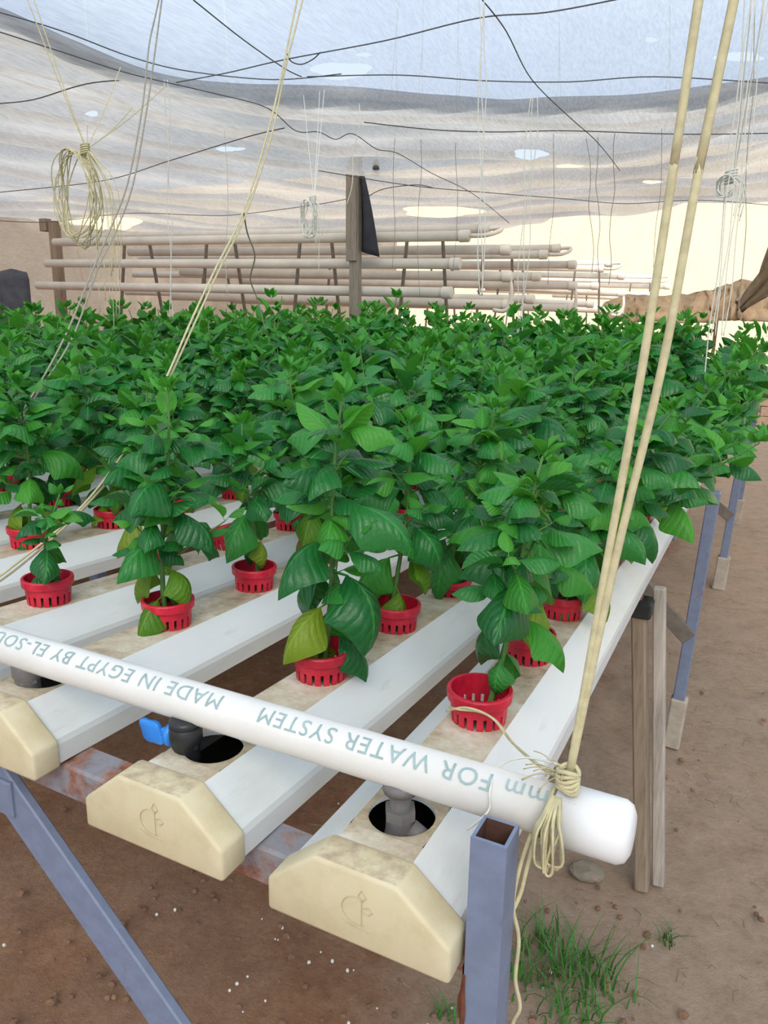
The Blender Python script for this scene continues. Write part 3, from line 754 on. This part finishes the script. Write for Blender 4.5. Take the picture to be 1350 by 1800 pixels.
HLAB = {(0, 0): 'bushy basil leaning out of the nearest red cup on the rightmost gutter', (0, 1): 'basil half hidden behind the nearest one, second cup on the rightmost gutter',
        (1, 0): 'tall basil with very large drooping leaves in the nearest cup of the second gutter', (1, 1): 'basil with pale yellowing lower leaves, second cup of the second gutter',
        (1, 2): 'dark leafy basil in a tilted cup, third on the second gutter', (2, 0): 'upright basil in the nearest cup of the third gutter, leaves hanging round the rim',
        (2, 1): 'basil with a long bare stem and dark clumped crown, second cup of the third gutter', (3, 0): 'short small-leaved basil in the nearest cup of the fourth gutter',
        (3, 1): 'basil in the second cup of the fourth gutter, half hidden behind its neighbour', (4, 0): 'basil in the nearest cup of the fifth gutter, under the slanting twine'}
FAR = []
rgv = random.Random(99)
for q in range(14):
    st, lv = basil(rgv, rgv.uniform(.36, .44), rgv.uniform(.108, .132), .05, (rgv.uniform(-.05, .05), rgv.uniform(-.05, .05)), .6, .25)
    FAR.append((stems_mesh(st), foliage_mesh(lv, rgv)))
nleaf = 0; nplant = 0
def potted(i, k):
    global nleaf, nplant
    y = GC[i]+SP*k; loc = Vector((gx(i, y), y, gz(i, y)+H))
    a = pix(loc+Vector((0, 0, .2)))
    if not (-260 < a[0] < 1620) or a[2] < .1: return
    dist = (loc-CAM).length; rg = random.Random(i*100+k*7+5+(40 if (i, k) == (1, 0) else 0))
    indiv = dist < 2.5
    far_zone = dist > 4.2
    if (i, k) in HLAB: lab = HLAB[(i, k)]
    elif not far_zone: lab = 'basil in red net cup, %s from front on %s gutter from right' % (ORD[k], ORD[i])
    elif i == 0: lab = 'leafy basil plant far down the right edge of the bench, %s from the front' % ORD[min(k, 19)] if k < 20 else 'leafy basil plant at the far end of the right bench edge'
    elif i > 8: lab = 'basil plant in the dense mass on the left of the bench'
    else: lab = 'basil plant in the dense mass at the back of the bench'
    t = thing('potted_basil', lab, 'plant', loc, 'basil plants in red net cups on the bench'); nplant += 1
    tilt = (.0, .0)
    if (i, k) == (1, 2): tilt = (math.radians(10), math.radians(10))
    t.rotation_euler = (tilt[0]+rg.uniform(-.02, .02), tilt[1]+rg.uniform(-.02, .02), 0)
    rz = rg.random()*6.28
    c = link('net_cup', CUP, t); c.rotation_euler = (0, 0, rz)
    m = link('potting_mix', MIXM, t); m.rotation_euler = (0, 0, rz*2)
    if indiv:
        p = HERO.get((i, k))
        if p is None:
            hh = np.interp(y, [.3, .8, 1.4, 2.2], [.29, .35, .38, .41])*rg.uniform(.86, 1.14)
            ln = (rg.uniform(-.05, .05), rg.uniform(-.04, .04))
            if i == 0: ln = (rg.uniform(.10, .20), rg.uniform(-.02, .05))
            if i == 0 and 4 <= k <= 8: ln = (rg.uniform(.20, .28), rg.uniform(-.02, .04)); hh *= .78
            p = dict(h=hh, size=rg.uniform(.086, .106), bare=rg.uniform(.035, .06), lean=ln, bushy=.75, yellow=.35)
        p = dict(p); off = p.pop('off', (0, 0)); st, lv = basil(rg, **p)
        s = link('stem', stems_mesh(st), t); s.location = (off[0], off[1], 0)
        for q, kd, M in lv:
            o = link('leaf', LM[(q, kd)], t); o.matrix_local = Matrix.Translation((off[0], off[1], 0)) @ M; nleaf += 1
    else:
        sm, fm = rg.choice(FAR); sc = np.interp(y, [1.0, 2.0, 3.0, 5.0], [.92, 1.02, 1.10, 1.16])*rg.uniform(.80, 1.24)
        if i == 0: sc *= 1.0
        for nm, me in (('stem', sm), ('foliage', fm)):
            o = link(nm, me, t); o.rotation_euler = (rg.uniform(-.08, .08), rg.uniform(-.08, .08)+(.34 if i == 0 else 0), 0); o.scale = (sc*.98, sc*.98, sc)
            if nm == 'foliage': o['kind'] = 'stuff'
EMPTY_CUP = (3, 2)
for i in range(NG):
    k = 0
    while GC[i]+SP*k < GLEN-.08:
        if (i, k) != EMPTY_CUP: potted(i, k)
        k += 1
y = GC[3]+SP*2
t = link('net_cup', CUP, None, (gx(3, y), y, gz(3, y)+H+.004)); t.rotation_euler = (math.radians(-8), math.radians(-17), .4)
tag(t, 'empty red net cup tilted over in its hole on the fourth gutter', 'cup')
print('plants', nplant, 'leaves', nleaf)

# ------------------------------------------------------------------ twine
def rope(name, label, paths, mat, cat='twine', r=.0016, group=None, n=6, sub=6, fuzz=0.0):
    ps = []
    for p in paths:
        q = smoothpath(p, sub)
        if fuzz: q = [a+Vector((R_.uniform(-fuzz, fuzz), R_.uniform(-fuzz, fuzz), R_.uniform(-fuzz, fuzz))) for a in q]
        ps.append(tube(q, r, n))
    return tag(obj(name, join(*ps), mat, None, True), label, cat, group)
CZ = ZT+1.58
def upto(a, b, z):                              # carry the line a>b on to height z
    a, b = Vector(a), Vector(b); d = b-a; return b+d*((z-b.z)/d.z)
kn = Vector((at(1000, 1385, PY).x, PY-.004, pz(0)+PR+.012))
s1 = [at(1065, 1000, PY+.02), at(1130, 640, PY+.03), at(1183, 300, PY+.05), at(1228, 0, PY+.06)]; s2 = [at(1078, 1000, PY+.02), at(1165, 640, PY+.035), at(1228, 300, PY+.05), at(1290, 0, PY+.06)]
tie = thing('twine_tie', 'thick pale twine tied round the pipe end, two strands rising to the net', 'twine', kn)
for s in (s1, s2): obj('strand', tube(smoothpath([kn]+s+[upto(s[-2], s[-1], CZ+.1)], 5), .0032, 6), M_TWINE, tie, True)
# wraps round the pipe, a hanging bundle and the knot
wr = []
for q in range(7):
    x = kn.x-.010+.0032*q; rr = PR+.0024
    ring_ = []
    for k in range(22):
        a = 2*math.pi*k/22; ring_.append((x-.010*math.sin(a/2)**2+.001*math.sin(q), PY-rr*math.sin(a), pz(0)+rr*math.cos(a)))
    wr.append(tube(ring_, .0016, 5, closed=True))
obj('wrapping', join(*wr), M_TWINE, tie, True)
lo = []
bot = at(968, 1520, PY-PR-.012)
for q in range(12):
    w_ = (q-5.5)/5.5; a = kn+Vector((-.004+.003*w_, -.018, -.004)); b_ = Vector((bot.x+.013*w_*math.cos(.3)-.001*(q % 3), bot.y-.004-.003*(q % 3), bot.z+.004*(w_*w_)+.002*(q % 4)))
    m1 = (a+b_)/2+Vector((.004*w_, -.010-.002*(q % 3), .002))
    lo.append(tube(smoothpath([a, a.lerp(m1, .5)+Vector((0, -.006, 0)), m1, b_, b_+Vector((-.012*w_, .001, -.001)), m1+Vector((-.004*w_, .006, 0)), a], 4), .0011, 4))
obj('loose_loops', join(*lo), M_TWINE, tie, True)
kv = []
for q in range(6):
    c = kn+Vector((0, -.003, -.004+.003*q)); kv.append(tube([c+Vector((.008*math.cos(2*math.pi*k/12), .007*math.sin(2*math.pi*k/12), .002*math.sin(k+q))) for k in range(12)], .0019, 5, closed=True))
obj('knot', join(*kv), M_TWINE, tie, True)
fr = []
for q in range(10):
    a = kn+Vector((-.004, 0, .004)); d = Vector((R_.uniform(-.034, .010), R_.uniform(-.02, .01), R_.uniform(-.012, .016))); fr.append(tube(smoothpath([a, a+d*.6+Vector((0, 0, .004)), a+d], 3), .0006, 3))
obj('frayed_ends', join(*fr), M_TWINE, tie, True)
rope('loose_twine', 'pale frayed twine end curling from the knot to the nearest red cup', [
    [kn, at(960, 1355, .14), at(905, 1310, .22), at(875, 1270, .262), at(845, 1252, .262), at(806, 1247, .258), at(790, 1243, .27)],
    [kn, at(955, 1350, .15), at(900, 1305, .23), at(865, 1262, .261), at(820, 1244, .256), at(785, 1250, .27)]], M_TWINE, r=.0013)
rope('loose_twine', 'thin twine looping over the pipe beside the square post', [[at(985, 1345, .11), at(925, 1332, .12), at(880, 1345, .10), at(862, 1385, .066), at(861, 1420, .060), at(845, 1440, .055), at(822, 1458, .06)]], M_TWINEW, r=.0009)
rope('hanging_twine', 'pale twine dangling from the pipe down beside the blue post', [
    [at(935, 1462, .075), at(915, 1520, .06), at(902, 1590, .05), at(912, 1650, .05), at(906, 1720, .05), at(914, 1770, .05), at(900, 1805, .05), at(890, 1900, .05)],
    [at(940, 1470, .075), at(925, 1530, .06), at(915, 1570, .055), at(902, 1600, .05)]], M_TWINE, r=.0017)

def strand_pair(label, pts, mat, r, dx=6, off=0.003, yend=None):
    A = [at(*p) for p in pts]; B = [at(p[0]+dx*(.3+.7*math.sin(i*1.7)**2), p[1]+3, p[2]+.01) for i, p in enumerate(pts)]
    for Q in (A, B): Q.append(upto(Q[-2], Q[-1], CZ+.12))
    return rope('slanting_twine', label, [A, B], mat, r=r, group='long twines slanting from the net to the bench')
strand_pair('pair of pale twines slanting down across the left front basil to the picture edge', [(-60, 1050, .26), (10, 1005, .30), (130, 905, .40), (215, 800, .50), (280, 690, .61), (340, 555, .74), (380, 470, .86), (428, 372, 1.0), (470, 235, 1.1), (495, 130, 1.18), (520, 10, 1.25)], M_TWINE, .0022, 9)
strand_pair('pair of long twines reaching the left picture edge above the first basil', [(-40, 830, .50), (0, 775, .55), (60, 690, .66), (115, 590, .80), (165, 470, .96), (195, 400, 1.12), (225, 320, 1.2), (250, 190, 1.3), (262, 80, 1.38), (277, 10, 1.42)], M_TWINED, .0022, 14)
rope('slanting_twine', 'kinked twine forking from the long slanting pair and falling into the leaves', [[at(428, 372, 1.0), at(435, 410, 1.08), at(448, 450, 1.14), at(440, 490, 1.2), at(452, 525, 1.25), at(468, 585, 1.3)]], M_TWINED, r=.0018, group='long twines slanting from the net to the bench')
def hang(label, px0, px1, pybot, y, n=2, r=.0013, mat=None, spread=7, top=-20, knot=None):
    ps = []
    for q in range(n):
        o_ = (q-(n-1)/2)*spread; P = []
        for k in range(8):
            f = k/7; P.append(at(px0+(px1-px0)*f+o_*(1-.3*f)+3*math.sin(k*1.9+q*2+px0), max(top, 0)+(pybot-max(top, 0))*f, y+.01*q))
        if top <= 0: P.insert(0, upto(P[1], P[0], CZ+.15))
        ps.append(P)
    return rope('hanging_twine', label, ps, mat or M_TWINEW, r=r, group='twines hanging from the net over the basil')
hang('thin white twine hanging straight down left of the centre post', 293, 302, 560, 2.35, 2, .0018, None, 4, 140)
hang('white twine bundle hanging just right of the centre post from the upper net', 848, 846, 520, 1.9, 3, .0016, None, 5, 0)
hang('white twine bundle hanging from the hem above the rack ends', 938, 912, 600, 3.5, 3, .0024, None, 8, 172)
hang('knotted tangle of twines hanging at the right picture edge', 1335, 1262, 590, 1.5, 4, .0013, None, 10, 0)
hang('single pale twine hanging into the leaves near the right edge', 1312, 1240, 660, 1.6, 1, .0015, None, 0, 0)
hang('faint single thread hanging in front of the bright wall', 1083, 1070, 500, 5.0, 1, .0024, M_TWINED, 0, 212)
hang('pair of faint threads hanging in front of the rack ends', 1040, 1048, 480, 5.0, 2, .0022, M_TWINED, 16, 205)
hang('thin twine hanging beside the timber post top', 638, 612, 360, 3.2, 1, .0022, None, 0, 150)
for n_, (a, b_, c, d) in enumerate([(150, 0, 140, 255), (30, 0, 140, 255)]):
    pass
for (a, b_, bot_, y_, lab_) in ((742, 735, 520, 4.6, 'faint thread hanging in front of the nearest rack, right of the timber post'), (700, 690, 470, 4.4, 'faint thread hanging just right of the dark cloth'),
                                 (985, 965, 500, 4.8, 'faint slanting thread beside the second rack'), (1180, 1150, 470, 4.9, 'faint thread crossing the bright wall between the thick strands'),
                                 (150, 165, 560, 3.2, 'faint thread hanging below the big coil'), (395, 400, 520, 3.4, 'faint thread hanging midway between coil and timber post'),
                                 (808, 800, 470, 4.7, 'faint thread hanging before the capped pipe ends'), (1330, 1300, 560, 3.0, 'faint thread hanging close to the brown sackcloth')):
    hang(lab_, a, b_, bot_, y_, 1, .0018, M_TWINED if a > 600 else M_TWINEW, 0, 0)
# coil and tied bundles
def coil(label, c, rx, rz, turns, y, tops, tails, mat):
    ct = at(c[0], c[1], y); k = (at(c[0]+100, c[1], y)-ct).length/100
    t = thing('twine_coil', label, 'twine', ct)
    ps = []
    for q in range(turns):
        ph, sx, sz = R_.uniform(-.15, .15), rx*R_.uniform(.82, 1.1)*k, rz*R_.uniform(.9, 1.08)*k
        ps.append(tube([ct+Vector((-sx*.75+sx*math.cos(a+ph)*1.0, .02*math.sin(a*2+q)*1.0+.004*q-.02, -sz+sz*math.sin(a+ph))) for a in [2*math.pi*j/26 for j in range(26)]], .0019, 5, closed=True))
    obj('loops', join(*ps), mat, t, True)
    ps = []
    for q in range(tails):
        e = Vector((rx*k*R_.uniform(.2, 1.2), R_.uniform(-.02, .02), -rz*k*R_.uniform(1.6, 4.2))); ps.append(tube(smoothpath([ct, ct+Vector((e.x*1.1, e.y, e.z*.25)), ct+Vector((e.x*1.25, e.y, e.z*.6)), ct+e], 4), .0013, 4))
    obj('tails', join(*ps), mat, t, True)
    ps = []
    for (px, py, yy) in tops: 
        e = at(px, py, yy); ps.append(tube(smoothpath([ct, ct.lerp(e, .5)+Vector((0, 0, -.01)), e], 4), .0017, 5))
    obj('suspension', join(*ps), mat, t, True)
    ps = [tube([ct+Vector((.012*math.cos(a)-.006, .012*math.sin(a), -.012+.006*q+.003*math.cos(a))) for a in [2*math.pi*j/10 for j in range(10)]], .0026, 5, closed=True) for q in range(5)]
    obj('binding', join(*ps), mat, t, True)
coil('big coil of pale twine hanging from the net at upper left', (152, 262), 34, 58, 11, 1.35, [(60, 0, 1.3), (45, -10, 1.3), (212, 118, 1.7), (232, 190, 1.7), (292, 150, 1.9)], 14, M_TWINE)
coil('small tied bundle of white twine hanging left of the timber post', (552, 352), 12, 26, 7, 2.3, [(532, 150, 3.05), (562, 158, 3.05), (570, 158, 3.05)], 9, M_TWINEW)
coil('tangled knot of white twine hanging beside the right picture edge', (1290, 310), 16, 20, 4, 1.6, [(1322, 0, 1.45), (1345, 0, 1.45)], 8, M_TWINEW)

# wires under the cloth
WIRES = [([(0, 22, 3.2), (110, 55, 3.3), (230, 100, 3.5), (330, 125, 3.7), (480, 140, 3.8), (600, 130, 3.8)], 'dark wire following the left part of the rolled hem'),
         ([(-20, 50, 3.2), (120, 95, 3.4), (230, 130, 3.6), (380, 165, 3.9), (470, 190, 4.2), (520, 230, 4.4), (560, 232, 4.6), (590, 245, 4.9), (620, 235, 5.0), (662, 262, 5.2), (700, 270, 5.4), (760, 305, 5.7), (830, 340, 6.0), (895, 392, 6.3)], 'long wavy black cable running from upper left down past the timber post'),
         ([(340, 0, 3.0), (428, 70, 3.2), (500, 120, 3.5), (530, 135, 3.8)], 'dark wire slanting across the bright net near the top'),
         ([(310, 145, 3.6), (400, 128, 3.5), (500, 105, 3.3), (675, 72, 3.1), (840, 32, 2.9), (960, 22, 2.8), (1090, -2, 2.7)], 'thin dark wire rising from left centre to the top edge'),
         ([(848, 0, 2.8), (890, 55, 3.0), (935, 140, 3.6), (1000, 205, 4.6), (1050, 250, 5.4), (1090, 300, 6.0)], 'wire dropping from the top edge through the hem at right'),
         ([(540, 135, 3.7), (700, 132, 3.8), (850, 142, 3.9), (1000, 144, 3.9), (1150, 135, 3.9), (1350, 146, 3.8)], 'wire stretched just above the hem on the right'),
         ([(640, 215, 5.0), (760, 228, 5.2), (870, 232, 5.3), (1000, 230, 5.3), (1200, 236, 5.2), (1370, 234, 5.1)], 'wire along the first fold behind the hem'),
         ([(560, 300, 6.5), (720, 326, 7.2), (850, 338, 7.6), (1000, 350, 7.8), (1100, 358, 7.9), (1230, 352, 7.8), (1370, 362, 7.5)], 'wire along the far edge of the grey net'),
         ([(0, 338, 6.8), (180, 318, 6.9), (300, 282, 6.6), (430, 242, 6.0), (500, 225, 5.6)], 'wire slanting up from the left edge below the coil'),
         ([(0, 388, 8.0), (90, 390, 8.0), (225, 375, 8.2), (340, 378, 8.4), (410, 378, 8.6), (540, 362, 8.8), (610, 350, 9.0)], 'dark cable sagging left of the timber post'),
         ([(0, 182, 5.0), (60, 175, 5.0), (150, 148, 4.8), (230, 140, 4.4)], 'wire behind the hem at far left'),
         ([(640, 350, 7.5), (672, 333, 7.6), (730, 325, 7.7), (760, 330, 7.8)], 'short sagging cable right of the timber post'),
         ([(505, 95, 3.3), (512, 108, 3.3), (530, 113, 3.3), (550, 104, 3.3), (563, 92, 3.3)], 'hooked wire end below the top twine')]
for n_, (p, lab) in enumerate(WIRES):
    rope('wire', lab, [[atw(*q) for q in p]], M_WIRE, 'wire', r=.0017+.0008*(p[0][2]/4), group='wires under the shade net', n=5)
# tiny hanging lamp cup near the post
lc = at(661, 288, 5.2); tl = thing('lamp_holder', 'small grey lamp holder hanging beside the timber post top', 'lamp', lc)
obj('shade', lathe([(.0, .03), (.018, .03), (.022, 0), (.027, -.04), (.0, -.04)], 14, lc), M_GREYP, tl, True); obj('cord', tube([lc+Vector((0, 0, .03)), lc+Vector((0, 0, .13))], .003, 5), M_WIRE, tl)

# ------------------------------------------------------------------ pipe racks behind the bench
def rack(name_lab, yk, xl, xr_, zs, full=True, posts=True):
    root = thing('pipe_rack', name_lab, 'rack', ((xl+xr_)/2, yk, 0), 'racks of empty growing pipes behind the bench')
    rp = .041
    for (dx0, dx1, dy, z0, z1, r) in zs:
        p = obj('pipe', tube([(xl+dx0, yk+dy, ZT+z0), (xr_+dx1, yk+dy, ZT+z1)], r, 16), M_RACK, root, True)
        d = 1
        obj('pipe_cap', xf(lathe([(r+.007, -.075), (r+.007, .0), (r*.8, .008), (0, .008)], 16), Matrix.Translation((xr_+dx1, yk+dy, ZT+z1)) @ Matrix.Rotation(math.pi/2, 4, 'Y')), M_RACK, p, True)
    # hanger straps and raking supports
    n = 4 if full else 3
    for k in range(n):
        x = xl+(xr_-xl)*(.16+.70*k/(n-1))
        obj('support', bar((x-.05, yk-.02, 0), (x, yk+.25, ZT+1.19), .022, .03, .002, (0, 1, 0)), M_RACKD, root)
        obj('support', bar((x+.36, yk+.62, 0), (x+.30, yk+.30, ZT+1.19), .022, .03, .002, (0, 1, 0)), M_RACKD, root)
    # elbows that join neighbouring pipes at the right end
    for (za, zb_, dy0, dy1) in ((zs[0][4], zs[1][4], zs[0][2], zs[1][2]), (zs[4][4], zs[4][4]-.28, zs[4][2], zs[4][2])):
        a = Vector((xr_+.05+zs[0][1], yk+dy0, ZT+za)); b_ = Vector((xr_+.05+zs[0][1], yk+dy1, ZT+zb_))
        obj('elbow', tube(smoothpath([a-Vector((.06, 0, 0)), a+Vector((.06, 0, 0)), (a+b_)/2+Vector((.10, 0, 0)), b_+Vector((.06, 0, 0)), b_-Vector((.06, 0, 0))], 4), .018, 8), M_RACK, root, True)
    return root
ZS = [(.10, .03, .36, 1.285, 1.205, .041), (.0, .0, .0, 1.205, 1.118, .041), (.55, .17, .52, 1.13, 1.05, .041),
      (-.03, -.03, -.10, .985, .90, .041), (1.2, .17, .60, .915, .835, .041), (-.08, -.05, -.2, .757, .675, .041), (1.0, .17, .66, .67, .60, .041)]
rack('nearest rack of long dusty white pipes stacked in levels behind the basil', 5.6, -6.85, -2.13, ZS)
rack('second rack of pipes, its capped ends showing right of the nearest rack', 7.6, -7.6, -2.06, ZS, False)
rack('third rack of pipes, paler, its ends in front of the bright wall', 10.0, -5.0, -2.0, ZS, False)
rack('farthest rack of pipes, thin and pale before the bright wall', 13.6, -5.0, -1.9, ZS, False)
# timber posts
pp = at(625, 400, 5.3); ps_ = thing('timber_post', 'grey square timber post rising to the net in front of the rack', 'post', (pp.x, 5.3, 0))
obj('shaft', box((pp.x, 5.3, (ZT+1.80)/2), (.082, .075, ZT+1.80), .006), M_WOODD, ps_)
obj('splice_board', box((pp.x-.012, 5.255, ZT+1.28), (.098, .022, .72), .004), M_WOODD, ps_)
cl = []
V, F = [], []
for k in range(13):
    f = k/12; z = ZT+1.60-.60*f; wd = .03+.15*f**.9
    for j in range(5):
        u = j/4; V.append(Vector((pp.x+.036+wd*u, 5.30+.03*math.sin(j*1.6+f*2)-.03*u+.02, z-.05*u*f)))
for k in range(12):
    for j in range(4): F.append((k*5+j, k*5+j+1, k*5+6+j, k*5+5+j))
o = obj('dark_cloth', (V, F), M_CLOTH, None, True); so_ = o.modifiers.new('solid', 'SOLIDIFY'); so_.thickness = .008
tag(o, 'dark blue grey cloth hanging against the right side of the timber post', 'cloth')
lp = at(100, 450, 5.75); p2 = thing('timber_post', 'brown timber post at the left end of the nearest rack', 'post', (lp.x, 5.75, 0))
obj('shaft', box((lp.x, 5.75, (ZT+1.44)/2), (.10, .09, ZT+1.44), .006, None), M_WOOD, p2); obj('head_block', box((lp.x-.10, 5.72, ZT+1.40), (.10, .09, .13), .006), M_WOOD, p2)
# dark sack over a stake at far left
dc = at(22, 500, 4.6); V, F = [], []; n = 18
for k in range(12):
    f = k/11; z = dc.z+.14-(dc.z+.14-.2)*f**1.6; r = .115*math.sqrt(max(0, 1-(1-min(1, f*6))**2))+.03*f+.012
    for j in range(n):
        a = 2*math.pi*j/n; rr = r*(1+.18*math.sin(3*a+1)+.10*math.sin(7*a+f*3)); V.append(Vector((dc.x+rr*1.25*math.cos(a), dc.y+rr*.8*math.sin(a), z)))
for k in range(11):
    for j in range(n): F.append((k*n+j, k*n+(j+1) % n, (k+1)*n+(j+1) % n, (k+1)*n+j))
F.append(tuple(range(n)))
tag(obj('draped_cloth', (V, F), plain('slate_cloth', (.085, .09, .11), .9, .4, 10), None, True), 'slate coloured cloth draped over a stake at the left picture edge', 'cloth')

# right background: hanging sack, crumpled tarps along the edge, basin on a low stand
V, F = [], []
for k in range(17):
    f = k/16; c = at(float(np.interp(f, [0, .5, 1], [1372, 1345, 1298])), float(np.interp(f, [0, .5, 1], [400, 480, 543])), 6.0); wd = float(np.interp(f, [0, .4, .8, 1], [.16, .20, .17, .03]))
    for j in range(9):
        u = j/8-.2; V.append(c+Vector((wd*u*1.1, .05*math.sin(j*2.1+f), -.02*math.sin(j*1.3)-.10*u*wd)))
for k in range(16):
    for j in range(8): F.append((k*9+j, k*9+j+1, k*9+10+j, k*9+9+j))
o = obj('hanging_sack', (V, F), M_SACK, None, True); m_ = o.modifiers.new('solid', 'SOLIDIFY'); m_.thickness = .012
tag(o, 'brown sackcloth swag hanging at the right picture edge', 'cloth')
tp = at(1385, 398, 6.0); obj('cord', tube([tp, tp+Vector((.02, .02, ZT+1.70-tp.z))], .006, 5), M_TWINED, o)
def tarp(label, pts, ytop, dpt, zb0):
    V, F = [], []; P = smoothpath([at(px, py, ytop) for px, py in pts], 10); n = 9
    for i, p in enumerate(P):
        for j in range(n):
            u = j/(n-1); V.append(Vector((p.x+.08*(vnoise(i*.5, j*.9, 1)-.5), ytop-dpt*u**.8+.20*(vnoise(i*.6, j*.8, 2)-.5), p.z*(1-u)+zb0*u+.05*(vnoise(i*.25, j*.5, 3)-.5)*(1-u))))
    for i in range(len(P)-1):
        for j in range(n-1): F.append((i*n+j, i*n+j+1, (i+1)*n+j+1, (i+1)*n+j))
    o = obj('crumpled_tarp', (V, F), M_TARP, None, True); m = o.modifiers.new('solid', 'SOLIDIFY'); m.thickness = .02; tag(o, label, 'tarp')
tarp('crumpled brown tarp slung along the far edge left of the twines', [(1060, 530), (1110, 516), (1150, 522), (1200, 516), (1240, 512), (1268, 505)], 12.0, .5, at(1180, 566, 11.6).z)
tarp('paler crumpled tarp with a steep fold behind the hanging sack', [(1255, 505), (1280, 498), (1305, 492), (1340, 500), (1400, 515)], 12.2, .6, at(1300, 563, 11.7).z)
for px in (1062, 1170, 1262, 1420):
    q = at(px, 540, 12.25); o = thing('tarp_stake', 'stake holding up the far tarps', 'stake', (q.x, 12.3, 0), 'stakes holding up the far tarps'); obj('shaft', box((q.x, 12.3, q.z/2), (.05, .05, q.z), .004), M_WOOD, o); obj('tip', lathe([(.0, .05), (.03, .0)], 8, (q.x, 12.3, q.z)), M_WOOD, o)
bp = at(1340, 700, 10.5); st_ = thing('block_stand', 'low pinkish block stand at the right edge beyond the bench', 'stand', (bp.x, 10.5, 0))
for k in range(3):
    for j in range(3): obj('brick', box((bp.x-.16+.20*j+.06*(k % 2), 10.5, .062+.125*k), (.195, .26, .12), .008), M_BRICK, st_)
bz = .065+.125*2+.06
bs_ = thing('basin', 'dark grey round basin on the block stand at the right edge', 'basin', (bp.x+.02, 10.5, bz))
obj('bowl', lathe([(0, bz+.002), (.17, bz+.002), (.235, bz+.15), (.25, bz+.155), (.247, bz+.165), (.225, bz+.155), (.16, bz+.02), (0, bz+.018)], 26, (bp.x+.02, 10.5, 0)), M_BASIN, bs_, True); obj('rim', lathe([(.243, bz+.154), (.256, bz+.156), (.256, bz+.166), (.243, bz+.166)], 26, (bp.x+.02, 10.5, 0)), M_BASIN, bs_, True)

# ------------------------------------------------------------------ small things on the ground
def blob(sub, s, seed, c, sq_=(1, 1, 1)):
    v, f = ico(sub); rg = random.Random(seed); out = []
    for p in v:
        k = 1+.45*(vnoise(p.x*2+seed, p.y*2+p.z*1.7, seed)-.5); out.append(Vector((p.x*s*k*sq_[0], p.y*s*k*sq_[1], p.z*s*k*sq_[2]))+Vector(c))
    return out, f
sp_ = atz(1035, 1532, .012)
tag(obj('stone', blob(2, .042, 4, sp_, (1, .8, .45)), M_STONE, None), 'flat grey brown stone lying on the soil below the pipe end', 'stone')
bits = []
rg = random.Random(12)
for k in range(420):
    x, y = (rg.uniform(-1.7, 1.0), rg.uniform(.2, 2.6)) if k < 150 else (rg.uniform(-1.0, .15), rg.uniform(.15, 1.1)); bits.append(blob(1, rg.uniform(.003, .012)*(1 if k < 150 else .75), k % 9, (x, y, .004+.004*rg.random()), (1, 1, .6)))
tag(obj('soil_clods', join(*bits), M_CLOD), 'small clods scattered over the soil', 'clods', kind='stuff')
bits = []
for (px, py, n) in ((495, 1640, 9), (430, 1750, 10), (560, 1700, 6), (610, 1690, 4), (970, 1720, 8), (770, 1790, 4), (640, 1780, 5), (310, 1595, 3)):
    c = atz(px, py, 0)
    for k in range(max(2, n//2)): bits.append(blob(1, rg.uniform(.0018, .0042), k, c+Vector((rg.gauss(0, .018), rg.gauss(0, .02), .004))))
for k in range(14): bits.append(blob(1, rg.uniform(.002, .004), k, (rg.uniform(-1.4, .2), rg.uniform(.3, 1.8), .004)))
tag(obj('perlite', join(*bits), M_PERL), 'white perlite grains spilled on the soil under the gutters', 'perlite', kind='stuff')
bits = []
for k in range(190):
    x, y = rg.uniform(.02, 1.0), rg.uniform(.6, 2.8)
    if rg.random() < .3: x = rg.uniform(-1.3, .2)
    a, l = rg.random()*6.28, rg.uniform(.015, .06); bits.append(tube([(x, y, .006), (x+l*.5*math.cos(a), y+l*.5*math.sin(a), .012), (x+l*math.cos(a+.4), y+l*math.sin(a+.4), .006)], .0011, 3))
tag(obj('dry_twigs', join(*bits), M_DRY), 'bits of dry stalk littering the path', 'litter', kind='stuff')
def grass(label, cs, n, h, spread):
    V, F = [], []
    for q in range(n):
        cx_, cy_ = cs[q % len(cs)]; c = atz(cx_, cy_, 0)+Vector((rg.gauss(0, spread), rg.gauss(0, spread), 0)); c.z = -.005
        a = rg.random()*6.28; L = h*rg.uniform(.5, 1.25); ln = rg.uniform(.3, 1.9); d = Vector((math.cos(a), math.sin(a), 0)); s = Vector((-d.y, d.x, 0))*.0027; b = len(V)
        for k in range(5):
            f = k/4; p = c+d*(L*ln*.55*f*f)+Vector((0, 0, L*(f-.42*ln*.6*f*f))); V += [p-s*(1-f*.95), p+s*(1-f*.95)]
        for k in range(4): F.append((b+2*k, b+2*k+1, b+2*k+3, b+2*k+2))
    o = obj('grass_clump', (V, F), M_GRASS); tag(o, label, 'grass', kind='stuff')
grass('clump of fresh green grass growing behind the hollow blue post', [(960, 1700), (1000, 1690), (930, 1720), (1030, 1720), (990, 1760), (1060, 1730), (940, 1660), (1010, 1790)], 190, .115, .030)
grass('single thin grass sprout beside the bigger grass clump', [(1172, 1650)], 14, .07, .010)
grass('few dark blades at the foot of the rusty side of the blue post', [(785, 1795)], 22, .06, .015)
